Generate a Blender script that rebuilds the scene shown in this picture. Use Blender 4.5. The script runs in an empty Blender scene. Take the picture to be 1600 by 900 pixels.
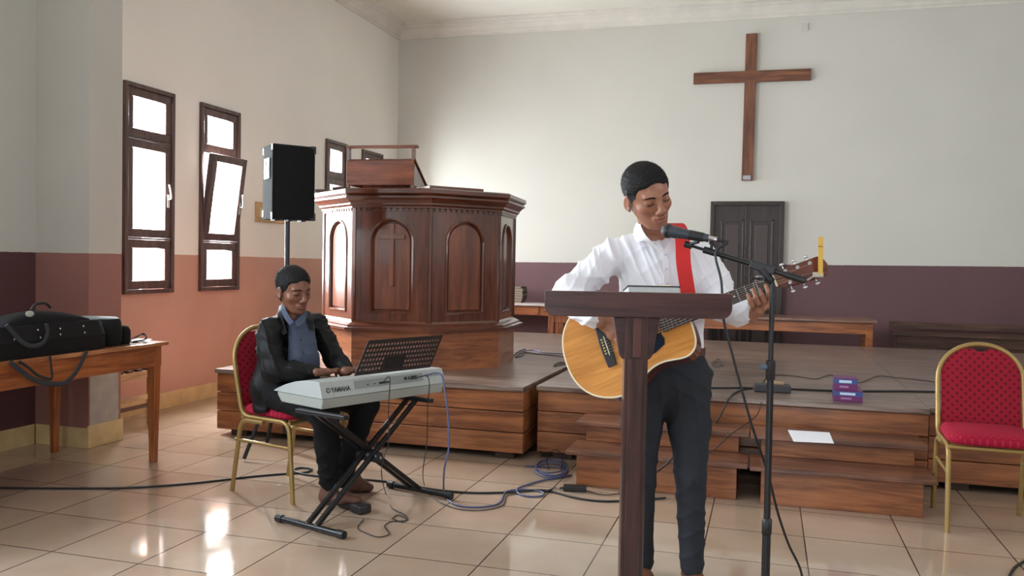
import bpy, bmesh, math, random
import numpy as np
from mathutils import Vector, Matrix
from mathutils.bvhtree import BVHTree
random.seed(7); rng = np.random.default_rng(7)
SC = bpy.context.scene; COL = SC.collection
# ------------------------------------------------------------------ camera
CX, CY, CH = 3.39733, -2.99768, 1.29465
YAW, PITCH, ROLL, FPX = .28726, -.03014, .01857, 1347.614
def _basis():
    f = np.array([-math.sin(YAW)*math.cos(PITCH), math.cos(YAW)*math.cos(PITCH), math.sin(PITCH)])
    r = np.array([math.cos(YAW), math.sin(YAW), 0.]); u = np.cross(r, f)
    c, s = math.cos(ROLL), math.sin(ROLL)
    return c*r+s*u, -s*r+c*u, f
CR, CU, CF = _basis(); CC = np.array([CX, CY, CH])
cam = bpy.data.cameras.new('camera'); co = bpy.data.objects.new('camera', cam); COL.objects.link(co)
cam.sensor_width = 36; cam.lens = FPX/1600*36; cam.clip_end = 60
co.matrix_world = Matrix(((CR[0], CU[0], -CF[0], CX), (CR[1], CU[1], -CF[1], CY), (CR[2], CU[2], -CF[2], CH), (0, 0, 0, 1)))
SC.camera = co
# ------------------------------------------------------------------ world, light, exposure
SC.view_settings.view_transform = 'Standard'; SC.view_settings.look = 'None'
SC.view_settings.gamma = 1; SC.view_settings.use_curve_mapping = False
SC.view_settings.exposure = 0.1
W = bpy.data.worlds.new('world'); SC.world = W; W.use_nodes = True
bg = W.node_tree.nodes['Background']; bg.inputs[0].default_value = (.86, .93, 1, 1); bg.inputs[1].default_value = 3.0
def area(name, loc, rot, sx, sy, power, col=(1, 1, 1)):
    l = bpy.data.lights.new(name, 'AREA'); l.shape = 'RECTANGLE'; l.size = sx; l.size_y = sy; l.energy = power; l.color = col
    o = bpy.data.objects.new(name, l); COL.objects.link(o); o.location = loc; o.rotation_euler = rot; return o
DAY = (.93, .97, 1.0)
for y in (2.936, 3.885, 6.11, 7.07):          # daylight in the four windows of the left wall
    area('window_daylight', (-1.80, y, 1.82), (0, -math.pi/2+(.38 if y < 5 else .0), 0), 1.66, .58, 600 if y < 5 else 270, DAY)
LWIN = [(-5.2, 1.5), (-3.0, 1.5), (-.9, 1.3)]           # windows of the left wall beside the camera
for y, w in LWIN:
    area('window_daylight', (-1.72, y, 2.35), (0, -math.pi/2, 0), 2.2, w-.04, 165 if y > -1 else 60, (.80, .90, 1))
RWIN = [(-4.6, 1.4), (-2.2, 1.4), (0.2, 1.4)]            # unseen windows assumed in the right wall to add weak daylight
for y, w in RWIN:
    area('window_daylight', (8.62, y, 2.35), (0, math.pi/2, 0), 2.2, w-.04, 18, (.86, .93, 1))
area('front_fill_light', (3.2, -8.08, 1.6), (math.pi/2, 0, 0), 3.0, 2.9, 60, (.84, .92, 1))  # added fill light in an unseen opening behind the camera
SC.cycles.use_denoising = True; SC.cycles.max_bounces = 8; SC.cycles.diffuse_bounces = 5
# ------------------------------------------------------------------ pixel helpers
def ray(x, y): return CF+(x-800)/FPX*CR-(y-450)/FPX*CU
def P(x, y, D): return CC+D*ray(x, y)
def on(x, y, ax, v):
    d = ray(x, y); return CC+(v-CC[ax])/d[ax]*d
def FL(x, y, z=.006): return on(x, y, 2, z)
# ------------------------------------------------------------------ materials
def lin(c):
    return tuple(((v/255+.055)/1.055)**2.4 if v/255 > .04045 else v/255/12.92 for v in c)
MATS = {}
def mat(name, rgb, rough=.5, metal=0, spec=.5, noise=0, nscale=8, bump=0, bscale=200, coat=0, sheen=0):
    if name in MATS: return MATS[name]
    m = bpy.data.materials.new(name); m.use_nodes = True; N = m.node_tree.nodes; L = m.node_tree.links
    b = N['Principled BSDF']; c = lin(rgb)
    b.inputs['Base Color'].default_value = (*c, 1); b.inputs['Roughness'].default_value = rough
    b.inputs['Metallic'].default_value = metal; b.inputs['Specular IOR Level'].default_value = spec
    b.inputs['Coat Weight'].default_value = coat; b.inputs['Coat Roughness'].default_value = .08
    b.inputs['Sheen Weight'].default_value = sheen
    tc = N.new('ShaderNodeTexCoord')
    if noise:
        n = N.new('ShaderNodeTexNoise'); n.inputs['Scale'].default_value = nscale; n.inputs['Detail'].default_value = 6
        L.new(tc.outputs['Object'], n.inputs['Vector'])
        r = N.new('ShaderNodeValToRGB'); r.color_ramp.elements[0].position = .3; r.color_ramp.elements[1].position = .7
        r.color_ramp.elements[0].color = (*[v*(1-noise) for v in c], 1); r.color_ramp.elements[1].color = (*[min(1, v*(1+noise)) for v in c], 1)
        L.new(n.outputs['Fac'], r.inputs['Fac']); L.new(r.outputs[0], b.inputs['Base Color'])
    if bump:
        n = N.new('ShaderNodeTexNoise'); n.inputs['Scale'].default_value = bscale; n.inputs['Detail'].default_value = 4
        L.new(tc.outputs['Object'], n.inputs['Vector']); bp = N.new('ShaderNodeBump'); bp.inputs['Strength'].default_value = bump
        bp.inputs['Distance'].default_value = .002; L.new(n.outputs['Fac'], bp.inputs['Height']); L.new(bp.outputs[0], b.inputs['Normal'])
    MATS[name] = m; return m
def wood(name, c1, c2, axis='x', rough=.35, scale=1, coat=.2, knots=False, bump=.15):
    if name in MATS: return MATS[name]
    m = bpy.data.materials.new(name); m.use_nodes = True; N = m.node_tree.nodes; L = m.node_tree.links
    b = N['Principled BSDF']; tc = N.new('ShaderNodeTexCoord'); mp = N.new('ShaderNodeMapping')
    s = {'x': (1.2, 14, 14), 'y': (14, 1.2, 14), 'z': (14, 14, 1.2), 'h': (1.6, 1.6, 16)}[axis]
    mp.inputs['Scale'].default_value = [v*scale for v in s]
    L.new(tc.outputs['Object'], mp.inputs['Vector'])
    n = N.new('ShaderNodeTexNoise'); n.inputs['Scale'].default_value = 1.6; n.inputs['Detail'].default_value = 8; n.inputs['Distortion'].default_value = .7
    L.new(mp.outputs[0], n.inputs['Vector'])
    r = N.new('ShaderNodeValToRGB'); r.color_ramp.elements[0].position = .36; r.color_ramp.elements[1].position = .64
    r.color_ramp.elements[0].color = (*lin(tuple(v*.9 for v in c2)), 1); r.color_ramp.elements[1].color = (*lin(c1), 1)
    n4 = N.new('ShaderNodeTexNoise'); n4.inputs['Scale'].default_value = 7; n4.inputs['Detail'].default_value = 6; L.new(mp.outputs[0], n4.inputs['Vector'])
    ad = N.new('ShaderNodeMath'); ad.operation = 'MULTIPLY_ADD'; L.new(n4.outputs['Fac'], ad.inputs[0]); ad.inputs[1].default_value = .35
    sb_ = N.new('ShaderNodeMath'); sb_.operation = 'SUBTRACT'; L.new(n.outputs['Fac'], sb_.inputs[0]); sb_.inputs[1].default_value = .175; L.new(sb_.outputs[0], ad.inputs[2])
    L.new(ad.outputs[0], r.inputs['Fac']); out = r.outputs[0]
    n2 = N.new('ShaderNodeTexNoise'); n2.inputs['Scale'].default_value = 2.2; L.new(tc.outputs['Object'], n2.inputs['Vector'])
    r2 = N.new('ShaderNodeValToRGB'); r2.color_ramp.elements[0].position = .35; r2.color_ramp.elements[0].color = (.72, .68, .66, 1)
    r2.color_ramp.elements[1].position = .65; r2.color_ramp.elements[1].color = (1, 1, 1, 1)
    L.new(n2.outputs['Fac'], r2.inputs['Fac']); mx = N.new('ShaderNodeMixRGB'); mx.blend_type = 'MULTIPLY'; mx.inputs[0].default_value = .8
    L.new(out, mx.inputs[1]); L.new(r2.outputs[0], mx.inputs[2]); out = mx.outputs[0]
    if knots:
        v = N.new('ShaderNodeTexVoronoi'); v.inputs['Scale'].default_value = 1.0
        mp2 = N.new('ShaderNodeMapping'); mp2.inputs['Scale'].default_value = (2.2, 5, 5); L.new(tc.outputs['Object'], mp2.inputs['Vector']); L.new(mp2.outputs[0], v.inputs['Vector'])
        r3 = N.new('ShaderNodeValToRGB'); r3.color_ramp.elements[0].position = .05; r3.color_ramp.elements[0].color = (.3, .2, .15, 1)
        r3.color_ramp.elements[1].position = .12; r3.color_ramp.elements[1].color = (1, 1, 1, 1)
        L.new(v.outputs['Distance'], r3.inputs['Fac']); m2 = N.new('ShaderNodeMixRGB'); m2.blend_type = 'MULTIPLY'; m2.inputs[0].default_value = .8
        L.new(out, m2.inputs[1]); L.new(r3.outputs[0], m2.inputs[2]); out = m2.outputs[0]
    L.new(out, b.inputs['Base Color']); b.inputs['Roughness'].default_value = rough; b.inputs['Coat Weight'].default_value = coat; b.inputs['Coat Roughness'].default_value = .1
    bp = N.new('ShaderNodeBump'); bp.inputs['Strength'].default_value = bump; bp.inputs['Distance'].default_value = .002
    L.new(n.outputs['Fac'], bp.inputs['Height']); L.new(bp.outputs[0], b.inputs['Normal'])
    MATS[name] = m; return m
def wall_paint(name, axis, s0, z0, slope, up=(203, 198, 188), low=(118, 80, 78), blotch=.05):
    """off-white plaster above a maroon dado; the paint edge runs at z0+slope*(coord-s0)"""
    m = bpy.data.materials.new(name); m.use_nodes = True; N = m.node_tree.nodes; L = m.node_tree.links; b = N['Principled BSDF']
    tc = N.new('ShaderNodeTexCoord'); sp = N.new('ShaderNodeSeparateXYZ'); L.new(tc.outputs['Object'], sp.inputs[0])
    a = N.new('ShaderNodeMath'); a.operation = 'MULTIPLY_ADD'; L.new(sp.outputs[axis], a.inputs[0]); a.inputs[1].default_value = -slope; a.inputs[2].default_value = slope*s0-z0
    d = N.new('ShaderNodeMath'); d.operation = 'ADD'; L.new(a.outputs[0], d.inputs[0]); L.new(sp.outputs[2], d.inputs[1])
    nz = N.new('ShaderNodeTexNoise'); nz.inputs['Scale'].default_value = 25; L.new(tc.outputs['Object'], nz.inputs['Vector'])
    e = N.new('ShaderNodeMath'); e.operation = 'MULTIPLY_ADD'; L.new(nz.outputs['Fac'], e.inputs[0]); e.inputs[1].default_value = .006; L.new(d.outputs[0], e.inputs[2])
    g = N.new('ShaderNodeMath'); g.operation = 'GREATER_THAN'; L.new(e.outputs[0], g.inputs[0]); g.inputs[1].default_value = .003
    def shade(c, sc, k, seed):
        n = N.new('ShaderNodeTexNoise'); n.inputs['Scale'].default_value = sc; n.inputs['Detail'].default_value = 5
        L.new(tc.outputs['Object'], n.inputs['Vector']); r = N.new('ShaderNodeValToRGB'); c = lin(c)
        r.color_ramp.elements[0].position = .3; r.color_ramp.elements[1].position = .7
        r.color_ramp.elements[0].color = (*[v*(1-k) for v in c], 1); r.color_ramp.elements[1].color = (*[v*(1+k) for v in c], 1)
        L.new(n.outputs['Fac'], r.inputs['Fac']); return r.outputs[0]
    mx = N.new('ShaderNodeMixRGB'); L.new(g.outputs[0], mx.inputs[0]); L.new(shade(low, 1.3, .08, 0), mx.inputs[1]); L.new(shade(up, .9, blotch, 1), mx.inputs[2])
    L.new(mx.outputs[0], b.inputs['Base Color'])
    rr = N.new('ShaderNodeMath'); rr.operation = 'MULTIPLY_ADD'; L.new(g.outputs[0], rr.inputs[0]); rr.inputs[1].default_value = .25; rr.inputs[2].default_value = .5
    L.new(rr.outputs[0], b.inputs['Roughness']); b.inputs['Specular IOR Level'].default_value = .3
    bp = N.new('ShaderNodeBump'); bp.inputs['Strength'].default_value = .25; bp.inputs['Distance'].default_value = .003
    n3 = N.new('ShaderNodeTexNoise'); n3.inputs['Scale'].default_value = 30; n3.inputs['Detail'].default_value = 6; L.new(tc.outputs['Object'], n3.inputs['Vector'])
    L.new(n3.outputs['Fac'], bp.inputs['Height']); L.new(bp.outputs[0], b.inputs['Normal'])
    return m
def tile_mat():
    m = bpy.data.materials.new('floor_tiles'); m.use_nodes = True; N = m.node_tree.nodes; L = m.node_tree.links; b = N['Principled BSDF']
    tc = N.new('ShaderNodeTexCoord'); br = N.new('ShaderNodeTexBrick'); L.new(tc.outputs['Object'], br.inputs['Vector'])
    br.offset = 0; br.squash = 1; br.inputs['Scale'].default_value = 1; br.inputs['Brick Width'].default_value = .45; br.inputs['Row Height'].default_value = .45
    br.inputs['Mortar Size'].default_value = .0032; br.inputs['Mortar Smooth'].default_value = .1; br.inputs['Bias'].default_value = 0
    br.inputs['Color1'].default_value = (*lin((184, 163, 145)), 1); br.inputs['Color2'].default_value = (*lin((170, 147, 127)), 1); br.inputs['Mortar'].default_value = (*lin((62, 48, 40)), 1)
    n = N.new('ShaderNodeTexNoise'); n.inputs['Scale'].default_value = 3; n.inputs['Detail'].default_value = 6; L.new(tc.outputs['Object'], n.inputs['Vector'])
    r = N.new('ShaderNodeValToRGB'); r.color_ramp.elements[0].position = .3; r.color_ramp.elements[0].color = (.86, .82, .78, 1); r.color_ramp.elements[1].position = .7; r.color_ramp.elements[1].color = (1, 1, 1, 1)
    L.new(n.outputs['Fac'], r.inputs['Fac']); mx = N.new('ShaderNodeMixRGB'); mx.blend_type = 'MULTIPLY'; mx.inputs[0].default_value = 1
    L.new(br.outputs['Color'], mx.inputs[1]); L.new(r.outputs[0], mx.inputs[2]); L.new(mx.outputs[0], b.inputs['Base Color'])
    n2 = N.new('ShaderNodeTexNoise'); n2.inputs['Scale'].default_value = 5; n2.inputs['Detail'].default_value = 7; L.new(tc.outputs['Object'], n2.inputs['Vector'])
    rr = N.new('ShaderNodeMapRange'); rr.inputs[1].default_value = .35; rr.inputs[2].default_value = .75; rr.inputs[3].default_value = .04; rr.inputs[4].default_value = .13
    L.new(n2.outputs['Fac'], rr.inputs[0]); L.new(rr.outputs[0], b.inputs['Roughness']); b.inputs['Specular IOR Level'].default_value = .62
    bp = N.new('ShaderNodeBump'); bp.inputs['Strength'].default_value = .5; bp.inputs['Distance'].default_value = .0015; bp.invert = True
    L.new(br.outputs['Fac'], bp.inputs['Height']); L.new(bp.outputs[0], b.inputs['Normal']); return m
def fabric_dots(name, base, dot, scale=60):
    m = bpy.data.materials.new(name); m.use_nodes = True; N = m.node_tree.nodes; L = m.node_tree.links; b = N['Principled BSDF']
    tc = N.new('ShaderNodeTexCoord'); mp = N.new('ShaderNodeMapping'); mp.inputs['Scale'].default_value = (scale,)*3; L.new(tc.outputs['Object'], mp.inputs['Vector'])
    v = N.new('ShaderNodeVectorMath'); v.operation = 'SINE'; L.new(mp.outputs[0], v.inputs[0])
    s = N.new('ShaderNodeSeparateXYZ'); L.new(v.outputs[0], s.inputs[0])
    # dots on the two axes across the cushion: (y,z) on the back, (x,y) on the seat, by the larger product
    def mul(a, c):
        k = N.new('ShaderNodeMath'); k.operation = 'MULTIPLY'; L.new(a, k.inputs[0]); L.new(c, k.inputs[1]); return k.outputs[0]
    g = N.new('ShaderNodeNewGeometry'); 
    a = mul(s.outputs[1], s.outputs[2]); c = mul(s.outputs[0], s.outputs[1])
    mxm = N.new('ShaderNodeMath'); mxm.operation = 'ADD'; L.new(a, mxm.inputs[0]); L.new(c, mxm.inputs[1])
    ab = N.new('ShaderNodeMath'); ab.operation = 'GREATER_THAN'; L.new(a if name.endswith('back') else c, ab.inputs[0]); ab.inputs[1].default_value = .45
    mx = N.new('ShaderNodeMixRGB'); mx.inputs[1].default_value = (*lin(base), 1); mx.inputs[2].default_value = (*lin(dot), 1); L.new(ab.outputs[0], mx.inputs[0])
    L.new(mx.outputs[0], b.inputs['Base Color']); b.inputs['Roughness'].default_value = .85; b.inputs['Specular IOR Level'].default_value = .25; return m
def skin_mat(name):
    m = bpy.data.materials.new(name); m.use_nodes = True; N = m.node_tree.nodes; L = m.node_tree.links; b = N['Principled BSDF']
    a = N.new('ShaderNodeVertexColor'); a.layer_name = 'tone'; n = N.new('ShaderNodeTexNoise'); n.inputs['Scale'].default_value = 45
    tc = N.new('ShaderNodeTexCoord'); L.new(tc.outputs['Object'], n.inputs['Vector'])
    r = N.new('ShaderNodeValToRGB'); r.color_ramp.elements[0].position = .3; r.color_ramp.elements[0].color = (.88, .86, .86, 1); r.color_ramp.elements[1].position = .7; r.color_ramp.elements[1].color = (1, 1, 1, 1)
    L.new(n.outputs['Fac'], r.inputs['Fac']); mx = N.new('ShaderNodeMixRGB'); mx.blend_type = 'MULTIPLY'; mx.inputs[0].default_value = .7
    L.new(a.outputs[0], mx.inputs[1]); L.new(r.outputs[0], mx.inputs[2]); L.new(mx.outputs[0], b.inputs['Base Color'])
    b.inputs['Roughness'].default_value = .42; b.inputs['Subsurface Weight'].default_value = .05; b.inputs['Subsurface Radius'].default_value = (.02, .008, .004); b.inputs['Subsurface Scale'].default_value = .3
    return m
# ------------------------------------------------------------------ mesh helpers
class MB:
    def __init__(s): s.v = []; s.f = []; s.m = []; s.mi = 0
    def add(s, vs, fs):
        n = len(s.v); s.v += [tuple(map(float, p)) for p in vs]; s.f += [tuple(i+n for i in f) for f in fs]; s.m += [s.mi]*len(fs); return s
    def box(s, x0, x1, y0, y1, z0, z1, M=None):
        vs = [Vector((x, y, z)) for z in (z0, z1) for y in (y0, y1) for x in (x0, x1)]
        if M is not None: vs = [M @ p for p in vs]
        return s.add(vs, [(0, 2, 3, 1), (4, 5, 7, 6), (0, 1, 5, 4), (2, 6, 7, 3), (0, 4, 6, 2), (1, 3, 7, 5)])
    def bar(s, p0, p1, w, h, up=(0, 0, 1)):
        p0, p1 = Vector(p0), Vector(p1); d = (p1-p0).normalized(); up = Vector(up); a = d.cross(up)
        if a.length < 1e-4: a = d.cross(Vector((1, 0, 0)))
        a.normalize(); b = a.cross(d)
        vs = [p+a*(i*w/2)+b*(j*h/2) for p in (p0, p1) for (i, j) in ((-1, -1), (1, -1), (1, 1), (-1, 1))]
        return s.add(vs, [(0, 1, 2, 3), (7, 6, 5, 4), (0, 4, 5, 1), (1, 5, 6, 2), (2, 6, 7, 3), (3, 7, 4, 0)])
    def tube(s, pts, r, n=10, cap=True, flat=1.0, ref=None):
        pts = [Vector(p) for p in pts]; R = r if hasattr(r, '__len__') else [r]*len(pts); k = len(pts); base = len(s.v); prev = None; vs = []; fs = []
        for i, p in enumerate(pts):
            d = (pts[min(i+1, k-1)]-pts[max(i-1, 0)])
            if d.length < 1e-9: d = Vector((0, 0, 1))
            d.normalize()
            if prev is None:
                a = d.cross(Vector(ref) if ref is not None else (Vector((0, 0, 1)) if abs(d.z) < .9 else Vector((1, 0, 0))))
            else: a = prev-d*prev.dot(d)
            if a.length < 1e-6: a = d.orthogonal()
            a.normalize(); prev = a; b = d.cross(a)
            for j in range(n):
                t = 2*math.pi*j/n; vs.append(p+a*(math.cos(t)*R[i])+b*(math.sin(t)*R[i]*flat))
        for i in range(k-1):
            for j in range(n):
                fs.append((i*n+j, i*n+(j+1) % n, (i+1)*n+(j+1) % n, (i+1)*n+j))
        if cap: fs += [tuple(range(n-1, -1, -1)), tuple((k-1)*n+j for j in range(n))]
        return s.add(vs, fs)
    def cyl(s, p0, p1, r0, r1=None, n=20): return s.tube([p0, p1], [r0, r0 if r1 is None else r1], n)
    def lathe(s, prof, M=None, n=28):
        vs = []; fs = []; k = len(prof)
        for r, z in prof:
            for j in range(n):
                t = 2*math.pi*j/n; p = Vector((r*math.cos(t), r*math.sin(t), z)); vs.append(M @ p if M is not None else p)
        for i in range(k-1):
            for j in range(n): fs.append((i*n+j, i*n+(j+1) % n, (i+1)*n+(j+1) % n, (i+1)*n+j))
        fs += [tuple(range(n-1, -1, -1)), tuple((k-1)*n+j for j in range(n))]
        return s.add(vs, fs)
    def prism(s, poly, h0, h1, M=None):
        """poly in local xy, extruded in z"""
        n = len(poly); vs = [Vector((x, y, h)) for h in (h0, h1) for x, y in poly]
        if M is not None: vs = [M @ p for p in vs]
        return s.add(vs, [tuple(range(n-1, -1, -1)), tuple(range(n, 2*n))]+[(i, (i+1) % n, n+(i+1) % n, n+i) for i in range(n)])
    def strip(s, rows, closed=False):
        """rows: list of equal-length point rows -> quad surface"""
        n = len(rows[0]); vs = [p for r in rows for p in r]; fs = []
        for i in range(len(rows)-1):
            for j in range(n if closed else n-1): fs.append((i*n+j, i*n+(j+1) % n, (i+1)*n+(j+1) % n, (i+1)*n+j))
        return s.add(vs, fs)
    def ball(s, c, r, n=12):
        c = Vector(c); rr = r if hasattr(r, '__len__') else (r, r, r); vs = []; fs = []
        for i in range(n+1):
            a = math.pi*i/n
            for j in range(2*n):
                t = math.pi*j/n; vs.append(c+Vector((rr[0]*math.sin(a)*math.cos(t), rr[1]*math.sin(a)*math.sin(t), rr[2]*math.cos(a))))
        for i in range(n):
            for j in range(2*n): fs.append((i*2*n+j, (i+1)*2*n+j, (i+1)*2*n+(j+1) % (2*n), i*2*n+(j+1) % (2*n)))
        return s.add(vs, fs)
    def obj(s, name, m, parent=None, bevel=0, smooth=None, seg=2, solid=0):
        me = bpy.data.meshes.new(name); me.from_pydata(s.v, [], s.f); me.validate()
        bm = bmesh.new(); bm.from_mesh(me); bmesh.ops.recalc_face_normals(bm, faces=bm.faces); bm.to_mesh(me); bm.free()
        for x in (m if isinstance(m, (list, tuple)) else [m]): me.materials.append(x)
        if isinstance(m, (list, tuple)) and len(s.m) == len(me.polygons): me.polygons.foreach_set('material_index', s.m)
        o = bpy.data.objects.new(name, me); COL.objects.link(o)
        if parent is not None: o.parent = parent
        if smooth is not None:
            me.polygons.foreach_set('use_smooth', [True]*len(me.polygons)); me.set_sharp_from_angle(angle=math.radians(smooth))
        if solid: k = o.modifiers.new('thickness', 'SOLIDIFY'); k.thickness = solid; k.offset = 0
        if bevel:
            b = o.modifiers.new('bevel', 'BEVEL'); b.width = bevel; b.segments = seg; b.limit_method = 'ANGLE'; b.angle_limit = math.radians(40)
            b.harden_normals = False
        return o
def tag(o, label, cat, group=None, kind=None):
    if label: o['label'] = label
    if cat: o['category'] = cat
    if group: o['group'] = group
    if kind: o['kind'] = kind
    return o
def thing(name, label, cat, loc=(0, 0, 0), rz=0, group=None):
    o = bpy.data.objects.new(name, None); COL.objects.link(o); o.location = loc; o.rotation_euler = (0, 0, rz); o.empty_display_size = .1
    return tag(o, label, cat, group)
def lab(o, l): o['label'] = l; return o
def struct(o, parent=None):
    if o.parent is None: o['kind'] = 'structure'
    return o
def copy_tree(o, parent=None):
    c = o.copy(); COL.objects.link(c); c.parent = parent
    for ch in list(o.children): copy_tree(ch, c)
    return c
def smooth_path(pts, n=8):
    p = [np.array(q, float) for q in pts]; p = [2*p[0]-p[1]]+p+[2*p[-1]-p[-2]]; out = []
    for i in range(1, len(p)-2):
        for k in range(n):
            t = k/n; out.append(.5*((2*p[i])+(-p[i-1]+p[i+1])*t+(2*p[i-1]-5*p[i]+4*p[i+1]-p[i+2])*t*t+(-p[i-1]+3*p[i]-3*p[i+1]+p[i+2])*t**3))
    out.append(p[-2]); return out
def flat(poly): return [(float(a), float(b)) for a, b in poly]
def fillet(pts, r=.03, n=5):
    """round the corners of a 3D polyline"""
    P_ = [Vector(p) for p in pts]; out = [P_[0]]
    for i in range(1, len(P_)-1):
        a, b, c = P_[i-1], P_[i], P_[i+1]; u = (a-b); v = (c-b); q = min(r, u.length*.45, v.length*.45); u.normalize(); v.normalize()
        s, e = b+u*q, b+v*q
        for k in range(n+1):
            t = k/n; out.append(s*(1-t)**2+b*2*t*(1-t)+e*t*t)
    out.append(P_[-1]); return out
def RZ(a): return Matrix.Rotation(a, 4, 'Z')
def frame(o, x, y, z):
    return Matrix(((x[0], y[0], z[0], o[0]), (x[1], y[1], z[1], o[1]), (x[2], y[2], z[2], o[2]), (0, 0, 0, 1)))
# ------------------------------------------------------------------ palette
CREAM_STONE = mat('baseboard_stone', (205, 180, 132), .35, noise=.12, nscale=9)
WINFRAME = wood('window_wood', (98, 72, 66), (72, 50, 46), 'z', .45)
PINE = wood('step_front_wood', (172, 108, 64), (134, 77, 43), 'x', .42, knots=True)
DECK = wood('deck_wood', (150, 130, 118), (104, 84, 74), 'x', .3, coat=.2)
TREAD = wood('tread_wood', (136, 88, 66), (96, 60, 44), 'x', .34)
MAHOG = wood('pulpit_wood', (114, 60, 37), (92, 46, 28), 'z', .25, coat=.8)
MAHOGX = wood('pulpit_wood_cross', (114, 60, 37), (92, 46, 28), 'h', .3, coat=.6)
PANEL = wood('pulpit_panel_wood', (138, 76, 46), (114, 60, 36), 'z', .3, coat=.6, scale=.8)
ORANGE = wood('table_wood', (178, 106, 58), (146, 80, 40), 'x', .35, knots=True)
ORANGEZ = wood('table_leg_wood', (178, 106, 58), (146, 80, 40), 'z', .35)
DARKW = wood('lectern_wood', (84, 52, 49), (58, 34, 33), 'x', .38, coat=.25)
DARKWZ = wood('lectern_post_wood', (84, 52, 48), (56, 34, 32), 'z', .35, coat=.4)
CROSSW = wood('cross_wood', (138, 88, 62), (108, 64, 44), 'z', .5, coat=0)
DOORW = wood('door_wood', (58, 46, 43), (42, 33, 31), 'z', .5, coat=.05)
BLACK = mat('black_plastic', (26, 26, 28), .45)
BLACKM = mat('black_metal', (22, 22, 24), .35, metal=.2, spec=.6)
NYLON = mat('black_nylon', (18, 18, 20), .85, spec=.3, bump=.5, bscale=500)
CHROME = mat('chrome', (200, 200, 205), .18, metal=1)
GOLD = mat('gold_tube', (160, 132, 80), .42, metal=.5, noise=.08, nscale=14)
WHITEP = mat('white_plastic', (225, 225, 225), .4)
PAPER = mat('paper', (232, 232, 240), .7)
CABLE = mat('black_cable', (24, 24, 28), .5)
CABLEB = mat('blue_cable', (78, 84, 122), .5)
# ------------------------------------------------------------------ room shell
XL, YB, XR, YF, ZC = -1.472, 7.857, 8.4, -7.8, 4.46
PH = .484
m = MB(); m.box(XL-.3, XR+.3, YF-.3, YB+.3, -.2, 0); struct(m.obj('floor', tile_mat()))
ceil_m = mat('ceiling_paint', (226, 222, 212), .8, noise=.03, nscale=2)
m = MB(); m.box(XL-.3, XR+.3, YF-.3, YB+.3, ZC, ZC+.2); struct(m.obj('ceiling', ceil_m))
WALLB = wall_paint('wall_back_paint', 0, XL, 1.279, .0089, up=(206, 203, 196), low=(104, 76, 80), blotch=.03)
WALLL = wall_paint('wall_left_paint_lit', 1, 3.37, 1.305, -.006, up=(232, 228, 220), low=(190, 146, 130), blotch=.04)  # same paint as the back wall, lightened to imitate brighter light here
m = MB(); m.box(XL-.3, XR+.3, YB, YB+.3, 0, ZC); struct(m.obj('wall_back', WALLB))
def wall_with_holes(name, m_, x0, x1, ya, yb, holes, za=0, zb=ZC):
    """wall slab between x0 and x1 running in y with rectangular openings"""
    mb = MB(); ys = sorted({ya, yb, *[h[0] for h in holes], *[h[1] for h in holes]})
    for a, b in zip(ys, ys[1:]):
        hs = [h for h in holes if h[0] <= a+1e-6 and h[1] >= b-1e-6]
        if hs:
            h = hs[0]; mb.box(x0, x1, a, b, za, h[2]); mb.box(x0, x1, a, b, h[3], zb)
        else: mb.box(x0, x1, a, b, za, zb)
    return struct(mb.obj(name, m_))
WZ0, WZ1 = .982, 2.662
WINS = [(2.64, 3.232), (3.59, 4.18), (5.862, 6.358), (6.78, 7.356)]
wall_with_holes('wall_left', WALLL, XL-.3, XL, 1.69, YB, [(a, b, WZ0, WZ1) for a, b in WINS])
WALLN = wall_paint('wall_near_paint_shaded', 1, 1.4, 1.30, 0, up=(186, 184, 176), low=(86, 57, 58))  # the same wall paint, darkened to stand for dimmer light
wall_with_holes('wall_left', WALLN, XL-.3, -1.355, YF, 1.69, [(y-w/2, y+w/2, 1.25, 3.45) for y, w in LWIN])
# pilaster with its bare grey patch of plaster
PIL = wall_paint('wall_pilaster_paint_baked', 1, 1.4, 1.30, 0, up=(186, 182, 174), low=(146, 102, 94))  # same wall paint, tones shifted to stand in for the light on the pilaster
PILF = wall_paint('wall_pilaster_front_paint_shaded', 1, 1.4, 1.30, 0, up=(176, 174, 168), low=(80, 54, 56))  # shaded copy of that paint, meant for the camera-facing side
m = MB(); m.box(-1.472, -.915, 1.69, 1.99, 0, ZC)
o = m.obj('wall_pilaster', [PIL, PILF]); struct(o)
m = MB()
random.seed(3); pts = [(1.70, .15)]+[(1.95+random.uniform(-.006, .006), .15+.05*i) for i in range(0, 10)]
pts = [(1.70, .14), (1.965, .14)]+[(1.965+random.uniform(-.008, .004), .2+.05*i) for i in range(8)]+[(1.70+.04*i, .60+random.uniform(-.01, .01)) for i in range(6, -1, -1)]
m.prism(pts, -.9152, -.9115, Matrix(((0, 0, 1, 0), (1, 0, 0, 0), (0, 1, 0, 0), (0, 0, 0, 1))))
struct(m.obj('trim_3', mat('bare_plaster', (168, 160, 150), .85, noise=.1, nscale=12)))
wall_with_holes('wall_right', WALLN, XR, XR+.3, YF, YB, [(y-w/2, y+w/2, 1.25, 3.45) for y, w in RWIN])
m = MB(); m.box(XL-.3, 1.7, YF-.3, YF, 0, ZC); m.box(4.7, XR+.3, YF-.3, YF, 0, ZC); m.box(1.7, 4.7, YF-.3, YF, 3.1, ZC); struct(m.obj('wall_front', WALLN))
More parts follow.
